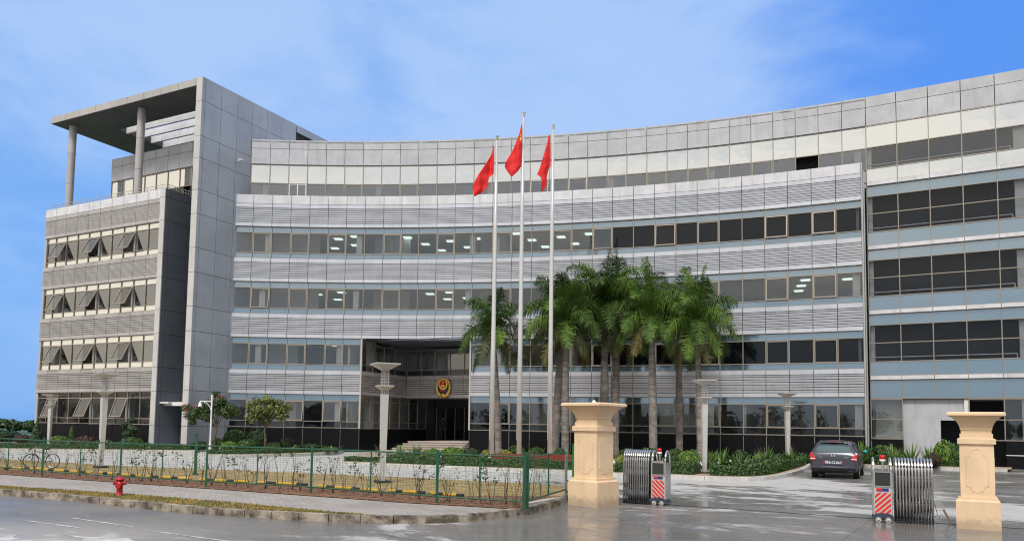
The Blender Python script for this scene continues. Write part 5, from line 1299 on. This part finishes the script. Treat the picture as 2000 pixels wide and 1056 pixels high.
# ------------------------------------------------------------------ bicycle
P = G(100, 914, KH); o = empty('bicycle', P, 0, label='old bicycle with rear basket parked on the lawn behind the fence at the left', cat='bicycle'); o.scale = (.74, .74, .74)
az_ = R(-8)
bx = empty('x'); bpy.data.objects.remove(bx)
def wheel(cx_, nm, rot=0):
    wv = MB(); n = 24; rr = .33; pts = [(cx_ + rr * math.cos(6.2832 * k / n) * math.cos(rot), rr * math.cos(6.2832 * k / n) * math.sin(rot), .35 + rr * math.sin(6.2832 * k / n)) for k in range(n + 1)]
    wv.tube(pts, .022, 'rubber', 6); wo = wv.build(nm, o)
    wv = MB(); pts = [(cx_ + (p[0] - cx_) * .93, p[1] * .93, .35 + (p[2] - .35) * .93) for p in pts]; wv.tube(pts, .010, 'steel', 5)
    for k in range(0, n, 2): wv.tube([(cx_, 0, .35), pts[k]], .002, 'steel', 3)
    wv.tube([(cx_, -.04, .35), (cx_, .04, .35)], .022, 'steel', 8); wv.build('rim', wo)
wheel(.05, 'wheel'); wheel(-1.0, 'wheel', R(50))
mb = MB(); bb = (-.40, 0, .30)
for a, b in (((.05, 0, .35), bb), ((.05, 0, .35), (-.27, 0, .78)), (bb, (-.27, 0, .86)), (bb, (-.82, 0, .72)), ((-.29, 0, .70), (-.82, 0, .80)), ((-.80, 0, .88), (-.88, 0, .62)), ((-.88, 0, .62), (-1.0, 0, .35))): mb.tube([a, b], .016, 'rubber', 8)
mb.build('frame', o)
mb = MB(); mb.ball((-.24, 0, .92), .12, 'rubber', 10, (1.1, .7, .35)); mb.build('saddle', o, smooth=True)
mb = MB(); mb.tube([(-.80, 0, .88), (-.79, 0, 1.0)], .014, 'chrome', 6); mb.tube([(-.70, -.25, 1.0), (-.78, -.1, 1.02), (-.78, .1, 1.02), (-.70, .25, 1.0)], .012, 'chrome', 6); mb.build('handlebar', o)
mb = MB()
for k in range(5):
    z = .68 + k * .05; w2 = .16 + k * .008; mb.tube([(.05 - w2, -w2 * .7, z), (.05 + w2, -w2 * .7, z), (.05 + w2, w2 * .7, z), (.05 - w2, w2 * .7, z), (.05 - w2, -w2 * .7, z)], .005, 'steel', 4)
for k in range(8): a = k * .785; mb.tube([(.05 + .15 * math.cos(a), .1 * math.sin(a), .68), (.05 + .17 * math.cos(a), .12 * math.sin(a), .88)], .004, 'steel', 4)
mb.build('basket', o)
mb = MB(); mb.tube([(-.27, -.03, .62), (-.18, -.05, .55)], .07, 'mullion', 8); mb.build('pouch', o); mb = MB(); mb.tube([bb, (-.33, .1, .20), (-.28, .1, .20)], .014, 'steel', 6); mb.tube([(-.40, -.03, .30), (-.40, .03, .30)], .09, 'steel', 14); mb.build('crank', o)

# ------------------------------------------------------------------ gate pillars
def gate_pillar(P, rz, w_, H, label):
    o = empty('gate_pillar', P, rz, label=label, cat='gate pillar', group='two cream stone gate pillars'); h = H / 2.37
    def blk(z0, z1, a, b): 
        mb.box((0, 0, (z0 + z1) / 2 * h), (a, a, (z1 - z0) * h), 'pillar_stone', 0, b / a)
    mb = MB(); blk(0, .56, w_, w_); blk(.56, .585, w_, w_ * .93); blk(.585, .64, w_ * .88, w_ * .88); mb.build('plinth', o)
    mb = MB(); s = w_ * .77; blk(.64, 1.72, s, s); mb.build('shaft', o)
    mb = MB()
    for k in range(4):                   # recessed-look panel: raised thin moulding with notched corners
        a = k * math.pi / 2; t = s / 2; z0, z1 = .74 * h, 1.62 * h; x = s * .33; n = .10
        path = [(-x, z0 + n * 1.2), (-x, z1 - n * 1.6), (-x + n * .7, z1 - n * 1.3), (-x + n, z1 - n * .3), (-x + n * 1.6, z1), (x - n * 1.6, z1), (x - n, z1 - n * .3), (x - n * .7, z1 - n * 1.3), (x, z1 - n * 1.6), (x, z0 + n * 1.2), (x - n * .7, z0 + n), (x - n, z0 + n * .2), (x - n * 1.5, z0), (-x + n * 1.5, z0), (-x + n, z0 + n * .2), (-x + n * .7, z0 + n), (-x, z0 + n * 1.2)]
        mb.tube([(u * math.cos(a) + t * math.sin(a), u * math.sin(a) - t * math.cos(a), z) for u, z in path], .009, 'pillar_stone', 6, False)
        # slightly raised field inside the moulding
        q = [(u * .955, (z - (z0 + z1) / 2) * .975 + (z0 + z1) / 2) for u, z in path[:-1]]
        vs = [(u * math.cos(a) + (t + e) * math.sin(a), u * math.sin(a) - (t + e) * math.cos(a), z) for e in (0, .006) for u, z in q]; n_p = len(q)
        mb.add(vs, [tuple(range(n_p, 2 * n_p))[::-1]] + [(i, n_p + i, n_p + (i + 1) % n_p, (i + 1) % n_p) for i in range(n_p)], 'pillar_stone')
    mb.build('moulding', o)
    mb = MB(); blk(1.72, 1.82, w_ * .87, w_ * .87); blk(1.82, 1.835, w_ * .87, w_ * .80); blk(1.835, 1.93, w_ * .75, w_ * .75); blk(1.93, 2.0, w_ * .69, w_ * .69)
    mb.build('neck', o)
    mb = MB(); prof = [(w_ * .36, 2.0), (w_ * .37, 2.06), (w_ * .41, 2.14), (w_ * .47, 2.21), (w_ * .56, 2.27), (w_ * .635, 2.30), (w_ * .66, 2.30), (w_ * .66, 2.345), (w_ * .62, 2.37)]
    vs = []
    for r, z in prof: vs += [(-r, -r, z * h), (r, -r, z * h), (r, r, z * h), (-r, r, z * h)]
    L = len(prof); mb.add(vs, [(3, 2, 1, 0), tuple(4 * (L - 1) + i for i in range(4))] + [(4 * k + i, 4 * k + (i + 1) % 4, 4 * k + 4 + (i + 1) % 4, 4 * k + 4 + i) for k in range(L - 1) for i in range(4)], 'pillar_stone'); mb.build('capital', o)
    return o
phi = R(42.8); w1 = .86; c1 = Vector((2.13, 17.8, 0)); e1 = Vector((-math.cos(phi), math.sin(phi), 0)); e2 = Vector((math.sin(phi), math.cos(phi), 0))
gate_pillar(c1 + (e1 + e2) * w1 / 2, -phi + 0, w1, 2.42, 'left cream stone gate pillar turned corner on, beside the green fence')
cr_ = G((1866 + 1957) / 2, 1034); gate_pillar(cr_ + Vector((.20, .33, 0)), -math.atan2(cr_.x, cr_.y) * .97, .735, 2.24, 'right cream stone gate pillar seen face on, nearest the camera')
mb = MB(); mb.ball((0, 0, .03), .05, 'white_paint', 8); mb.tube([(0, 0, 0), (-.02, 0, .06)], .02, 'white_paint'); o = mb.build('pillar_light', None, c1 + (e1 + e2) * w1 / 2 + Vector((.0, .0, 2.42))); tag(o, 'tiny white fitting on top of the left gate pillar', 'light fitting')

# ------------------------------------------------------------------ folding gates
def folding_gate(P, rz, mir, label, nA=12, pitch=.078):
    o = empty('folding_gate', P, rz, label=label, cat='folding gate', group='two stainless folding gates'); hd = .21; sgn = -1 if mir else 1
    def arch(x, m='steel', r=.014, z0=.06, top=1.30):
        pts = [(x, -hd, z0), (x, -hd, 1.05)]; 
        for k in range(1, 12): a = math.pi * k / 12; pts.append((x, -hd * math.cos(a), 1.05 + (top - 1.05) * math.sin(a)))
        return pts + [(x, hd, 1.05), (x, hd, z0)]
    for k in range(nA):
        mb = MB(); mb.tube(arch(sgn * k * pitch), .021, 'steel', 8); f_ = mb.build('arch', o, smooth=True)
        mb = MB()
        mb.box((sgn * k * pitch, -hd, .06), (.035, .06, .09 if k % 2 else .05), 'rubber'); mb.tube([(sgn * k * pitch - .014, -hd - .0, .035), (sgn * k * pitch + .014, -hd, .035)], .035, 'rubber', 10); mb.tube([(sgn * k * pitch - .014, hd, .035), (sgn * k * pitch + .014, hd, .035)], .035, 'rubber', 10); mb.build('foot', f_)
    mb = MB()
    for k in range(nA - 1):
        x0_, x1_ = sgn * k * pitch, sgn * (k + 1) * pitch
        for zc in (.35, .85):
            for y in (-hd + .03, hd - .03): mb.tube([(x0_, y, zc - .22), (x1_, y, zc + .22)], .008, 'steel', 5); mb.tube([(x0_, y, zc + .22), (x1_, y, zc - .22)], .008, 'steel', 5)
        for z in (.42, .90): mb.tube([(x0_, -hd - .012, z), (x1_, -hd - .012, z)], .006, 'bar_yellow' if False else 'rail_rust', 5)
    for k in range(nA - 1): mb.box((sgn * (k + .5) * pitch, .02, .62), (.030, .02, 1.0), 'plastic_blue'); mb.box((sgn * (k + .5) * pitch, -.12, .60), (.014, .02, .9), 'joint')  # dark flats added in the gaps to stand for shade between the arches
    mb.build('link_and_dark_fill', o)
    xh = sgn * (nA * pitch + .20); w2 = .36
    mb = MB(); mb.box((xh, 0, .55), (w2, .46, .92), 'steel'); mb.box((xh, -.235, .50), (w2 - .04, .012, .76), 'stripe_white'); hb = mb.build('head_body', o)
    mb = MB(); mb.box((xh, -.245, .875), (w2 - .07, .02, .28), 'screen'); 
    mb.build('display', o)
    mb = MB()
    for d in ((0, .145, w2 - .04, .02), (0, -.145, w2 - .04, .02)): mb.box((xh + d[0], -.25, .875 + d[1]), (d[2], .03, d[3]), 'steel')
    for d in (-1, 1): mb.box((xh + d * (w2 / 2 - .03), -.25, .875), (.02, .03, .27), 'steel')
    mb.build('display_frame', o)
    mb = MB(); zz0, zz1 = .17, .60; ww = w2 / 2 - .035; y = -.246
    for k in range(-3, 8):              # diagonal red bars clipped to the panel
        poly = []; s0 = zz0 + k * .105; 
        def line(x, c): return c + (x + ww) * .95
        pts = [(-ww, line(-ww, s0)), (ww, line(ww, s0)), (ww, line(ww, s0 + .052)), (-ww, line(-ww, s0 + .052))]
        def clip(pts, f_):
            out = []
            for a, b in zip(pts, pts[1:] + pts[:1]):
                fa, fb_ = f_(a), f_(b)
                if fa >= 0: out.append(a)
                if fa * fb_ < 0: t = fa / (fa - fb_); out.append((a[0] + (b[0] - a[0]) * t, a[1] + (b[1] - a[1]) * t))
            return out
        pts = clip(pts, lambda p: p[1] - zz0)
        if len(pts) > 2: pts = clip(pts, lambda p: zz1 - p[1])
        if len(pts) > 2:
            pts = [((-p[0] if not mir else p[0]) + xh, p[1]) for p in pts]; plate(mb, pts, y - .006, y, 'stripe_red')
    mb.build('warning_stripes', hb)
    mb = MB(); mb.box((xh - .055, -.246, .665), (.13, .01, .05), 'stripe_red'); mb.box((xh + .05, -.248, .66), (.12, .012, .055), 'label_blue'); mb.box((xh + .0, -.25, .64), (.22, .01, .018), 'label_blue'); mb.build('label_plate', hb)
    for sx in (-1, 1):
        mb = MB(); mb.tube([(xh + sx * .09, -.30, .055), (xh + sx * .09, -.24, .055)], .055, 'mullion_light', 16); mb.ball((xh + sx * .09, -.30, .055), .03, 'chrome', 8); mb.build('wheel', o)
    mb = MB(); vs = [(-w2 / 2 - .01, .06), (-w2 / 2, .15), (-.08, .19), (.08, .19), (w2 / 2, .15), (w2 / 2 + .01, .06), (.0, .09)]; plate(mb, [(a + xh, b) for a, b in vs], -.28, -.23, 'plastic_blue'); mb.box((xh, .0, .1), (w2, .44, .08), 'plastic_blue'); mb.build('wheel_guard', o)
    mb = MB(); mb.tube([(xh - sgn * .02, -.05, 1.0), (xh - sgn * .02, -.05, 1.22)], .018, 'chrome', 8); bc = mb.build('beacon_stem', o)
    mb = MB(); mb.lathe([(.05, 1.22), (.06, 1.24), (.055, 1.27)], 'white_paint', 14, (xh - sgn * .02, -.05, 0)); mb.lathe([(.052, 1.27), (.05, 1.34), (.03, 1.36)], 'beacon_red', 14, (xh - sgn * .02, -.05, 0)); mb.build('beacon', o, smooth=True)
    mb = MB(); mb.tube(arch(xh + sgn * (w2 / 2 - .02), z0=.9), .020, 'steel', 8); mb.tube(arch(xh - sgn * (w2 / 2 - .02), z0=.9), .020, 'steel', 8); mb.build('end_hoop', o, smooth=True)
    return o
ga = math.atan2(tdir.y, tdir.x)
folding_gate(Vector((3.02, 19.2, 0)), R(-27), False, 'left stainless steel folding gate beside the left cream pillar', pitch=.056)
folding_gate(Vector((8.62, 15.62, 0)), R(-22), True, 'right stainless steel folding gate beside the right cream pillar', nA=12, pitch=.058)
# wooden stake and cable by the right gate
P = G(1850, 1020); o = empty('wooden_stake', P, R(20), label='leaning pale wooden stake with cable coil on wet ground between right gate and pillar', cat='stake')
mb = MB(); mb.tube([(.10, 0, .0), (-.08, .02, .28)], .03, 'wood_stake', 4); mb.build('stake', o)
mb = MB(); mb.tube([(-.14 + .05 * math.cos(k * .7), .02, .12 + .05 * math.sin(k * .7)) for k in range(10)], .006, 'steel', 5); mb.build('cable', o)
mb = MB(); p = G(1822, 1000); mb.tube([(0, 0, .45), (.05, -.02, .30), (.10, 0, .12), (.04, .05, .05), (0, .1, .06)], .006, 'rubber', 5); tag(mb.build('power_cable', None, G(1822, 1016)), 'thin dark cable hanging from the right end of the right folding gate', 'cable')

# ------------------------------------------------------------------ car (x forward from the tail, y to its left)
cp = G(1628, 934); cz = R(90 - 28)
car = empty('parked_car', cp + Vector((0, 0, 0)), cz, label='dark grey hatchback seen from behind on the wet driveway', cat='car')
ST = [  # x, half width, belt z, roof z, roof half width, bottom z
    (0.0, .74, .80, .86, .70, .34), (.04, .83, .90, .98, .74, .27), (.14, .87, .98, 1.12, .74, .22), (.30, .885, .99, 1.30, .70, .20), (.50, .89, .99, 1.43, .645, .20), (.85, .89, .985, 1.475, .62, .20), (1.6, .89, .97, 1.49, .62, .19), (2.4, .89, .955, 1.46, .61, .19), (2.9, .89, .945, 1.36, .61, .19), (3.35, .885, .93, 1.13, .66, .20), (3.7, .875, .90, .99, .72, .20), (4.2, .84, .80, .86, .68, .22), (4.5, .74, .66, .72, .60, .26), (4.6, .60, .56, .60, .5, .32)]
def section(s):
    x, hw, bz, rz_, rw, bt = s
    half = [(0, bt), (hw * .80, bt), (hw * .96, bt + .08), (hw, bt + .28), (hw, (bt + bz) / 2 + .1), (hw * .985, bz - .04), (hw * .955, bz), (lerp(hw * .955, rw, .5) + .015, lerp(bz, rz_, .5)), (rw + .03, rz_ - .06), (rw * .9, rz_ - .012), (rw * .5, rz_ + .012), (0, rz_ + .02)]
    return [(x, y, z) for y, z in half] + [(x, -y, z) for y, z in half[-2:0:-1]]
mb = MB(); rings = [section(s) for s in ST]; n = len(rings[0]); vs = [v for r in rings for v in r]
fs = [(i * n + k, (i + 1) * n + k, (i + 1) * n + (k + 1) % n, i * n + (k + 1) % n) for i in range(len(rings) - 1) for k in range(n)]
fs += [tuple(range(n)), tuple(range((len(rings) - 1) * n, len(rings) * n))[::-1]]; mb.add(vs, fs, 'car_paint'); body = mb.build('body', car, smooth=True)
bv = body.modifiers.new('sub', 'SUBSURF'); bv.levels = 1; bv.render_levels = 2
def carx(y, z):                      # tail surface x at height z
    pts = [(.22, .10), (.34, .0), (.80, -.01), (.88, .02), (.98, .055), (1.12, .16), (1.30, .32), (1.43, .53)]
    for (z0, x0), (z1, x1) in zip(pts, pts[1:]):
        if z <= z1: return lerp(x0, x1, max(0, (z - z0) / (z1 - z0))) + .10 * abs(y) ** 3
    return .55
def tailpatch(pts, m, name, out=.03, parent=None, fan=True):
    mb = MB(); c_ = (sum(p[0] for p in pts) / len(pts), sum(p[1] for p in pts) / len(pts)); vs = [(carx(*c_) - out, c_[0], c_[1])]
    R1 = [(c_[0] + (y - c_[0]) * .6, c_[1] + (z - c_[1]) * .6) for y, z in pts]
    vs += [(carx(y, z) - out, y, z) for y, z in R1] + [(carx(y, z) - out, y, z) for y, z in pts] + [(carx(y, z) + .05, y, z) for y, z in pts]; n = len(pts)
    fs = [(0, 1 + (i + 1) % n, 1 + i) for i in range(n)] + [(1 + i, 1 + (i + 1) % n, 1 + n + (i + 1) % n, 1 + n + i) for i in range(n)] + [(1 + n + i, 1 + n + (i + 1) % n, 1 + 2 * n + (i + 1) % n, 1 + 2 * n + i) for i in range(n)]
    mb.add(vs, fs, m); return mb.build(name, parent or car, smooth=False)
tailpatch([(-.60, 1.06), (-.40, 1.03), (.40, 1.03), (.60, 1.06), (.63, 1.14), (.58, 1.25), (.48, 1.33), (.3, 1.355), (-.3, 1.355), (-.48, 1.33), (-.58, 1.25), (-.63, 1.14)], 'car_glass', 'rear_window', .045)
for sg in (-1, 1):
    t_ = tailpatch([(sg * .86, .99), (sg * .80, 1.03), (sg * .66, .80), (sg * .62, .72), (sg * .84, .70)], 'tail_red', 'tail_light', .04)
    tailpatch([(sg * .845, .80), (sg * .66, .79), (sg * .64, .76), (sg * .845, .75)], 'tail_clear', 'reverse_lens', .055, t_)
tailpatch([(-.36, .70), (.36, .70), (.36, .56), (-.36, .56)], 'plate_red', 'plate_surround', .03)
pl_ = tailpatch([(-.27, .705), (.27, .705), (.27, .555), (-.27, .555)], 'plate_blue', 'number_plate', .04)
for x_, m_ in ((-.3, 0),): pass
cu = bpy.data.curves.new('plate_text', 'FONT'); cu.body = '粤B·CL063'; cu.size = .135; cu.align_x = 'CENTER'; cu.align_y = 'CENTER'; cu.extrude = .002; cu.materials.append(M['plate_white'])
tt_ = bpy.data.objects.new('plate_text', cu); me_ = bpy.data.meshes.new_from_object(tt_); bpy.data.objects.remove(tt_)
to = bpy.data.objects.new('plate_text', me_); COL.objects.link(to); to.parent = pl_; to.matrix_local = Matrix.Translation((-.060, 0, .63)) @ Matrix(((0, 0, -1), (-1, 0, 0), (0, 1, 0))).to_4x4()
if not me_.materials: me_.materials.append(M['plate_white'])
# badge: letter H in a rounded frame
mb = MB()
for a, b in (((-.055, .955), (-.035, .875)), ((.055, .955), (.035, .875)), ((-.045, .915), (.045, .915)), ((-.07, .965), (-.05, .865)), ((.07, .965), (.05, .865)), ((-.07, .965), (.07, .965)), ((-.05, .865), (.05, .865))):
    mb.tube([(carx(*a) - .045, a[0], a[1]), (carx(*b) - .045, b[0], b[1])], .008, 'chrome', 5)
mb.build('badge', car)
mb = MB()
for sg, ln in ((1, .12), (-1, .17)): mb.tube([(carx(.5, .83) - .04, sg * .40, .835), (carx(.5, .83) - .035, sg * (.40 + ln), .835)], .008, 'chrome', 4)
mb.build('model_script', car)
tailpatch([(-.84, .50), (.84, .50), (.85, .40), (-.85, .40)], 'car_paint', 'rear_bumper', .06)
tailpatch([(-.80, .385), (.80, .385), (.74, .24), (-.74, .24)], 'car_black', 'bumper_valance', .025)
mb = MB(); mb.box((.40, 0, 1.475), (.24, 1.05, .03), 'car_paint'); mb.box((.27, 0, 1.45), (.03, .3, .02), 'tail_red'); mb.build('roof_spoiler', car)
for sg in (-1, 1):
    mb = MB(); xs = [(.42, 1.02, 1.34), (.75, 1.02, 1.41), (1.5, 1.01, 1.43), (2.4, 1.0, 1.40), (2.85, .99, 1.31), (3.25, .98, 1.06)]; vs = []
    def sidey(x, z):
        for a, b in zip(ST, ST[1:]):
            if x <= b[0]: t = (x - a[0]) / (b[0] - a[0]); hw, bz, rz_, rw = [lerp(a[k], b[k], t) for k in (1, 2, 3, 4)]; u = (z - bz) / max(.01, rz_ - bz); return lerp(hw * .955, rw + .02, u) + .012
        return .8
    for x, z0, z1 in xs: vs += [(x, sg * sidey(x, z0), z0), (x, sg * sidey(x, z1), z1)]
    f_ = [(2 * k, 2 * k + 1, 2 * k + 3, 2 * k + 2) for k in range(len(xs) - 1)]; mb.add(vs, f_ if sg < 0 else [q[::-1] for q in f_], 'car_glass'); mb.build('side_window', car)
    mb = MB()
    for x in (1.25, 2.3): mb.tube([(x, sg * (sidey(x, 1.0) + .004), 1.0), (x + .02, sg * (sidey(x, 1.4) + .004), 1.4)], .02, 'car_black', 4)
    mb.build('door_pillar', car)
    mb = MB(); mb.ball((2.95, sg * 1.0, 1.03), .10, 'mirror_teal' if sg < 0 else 'car_paint', 10, (.6, 1, .75)); mb.tube([(2.95, sg * .86, 1.0), (2.95, sg * .98, 1.02)], .025, 'car_black'); mb.build('wing_mirror', car, smooth=True)
    for x in (.95, 3.65):
        mb = MB(); mb.tube([(x, sg * .66, .31), (x, sg * .885, .31)], .315, 'rubber', 24); wo = mb.build('wheel', car)
        mb = MB(); mb.tube([(x, sg * .80, .31), (x, sg * .892, .31)], .20, 'steel', 16); mb.build('rim', wo)
        mb = MB(); n = 14; vs = []
        for k in range(n + 1): a = math.pi * k / n; vs += [(x + .37 * math.cos(a), sg * .905, .30 + .37 * math.sin(a)), (x + .33 * math.cos(a), sg * .905, .30 + .33 * math.sin(a)), (x + .33 * math.cos(a), sg * .80, .30 + .33 * math.sin(a))]
        mb.add(vs, [(3 * k, 3 * k + 3, 3 * k + 4, 3 * k + 1) for k in range(n)] + [(3 * k + 1, 3 * k + 4, 3 * k + 5, 3 * k + 2) for k in range(n)], 'car_black'); mb.build('wheel_arch', car)
# ------------------------------------------------------------------ wood across the road, seen only in the window reflections
mb = MB()
for k in range(46):
    if k < 26: x = -95 + k * 8 + rnd.uniform(-2, 2); y = -62 + rnd.uniform(-8, 8)
    else: x = -125 + rnd.uniform(-8, 8); y = -70 + (k - 26) * 7
    h = rnd.uniform(5, 9)
    for _ in range(230):
        d = rdir_(); q = rnd.random() ** .4; leafquad(mb, Vector((x + d.x * h * .55 * q, y + d.y * 3 * q, h * .55 + d.z * h * .42 * q)), d, .7, 'leaf_dark', 1.5)
    mb.tube([(x, y, 0), (x, y, h * .5)], .25, 'trunk_brown', 6)
tag(mb.build('far_wood'), 'belt of dark trees across the road, seen in the window reflections', 'wood', kind='stuff')
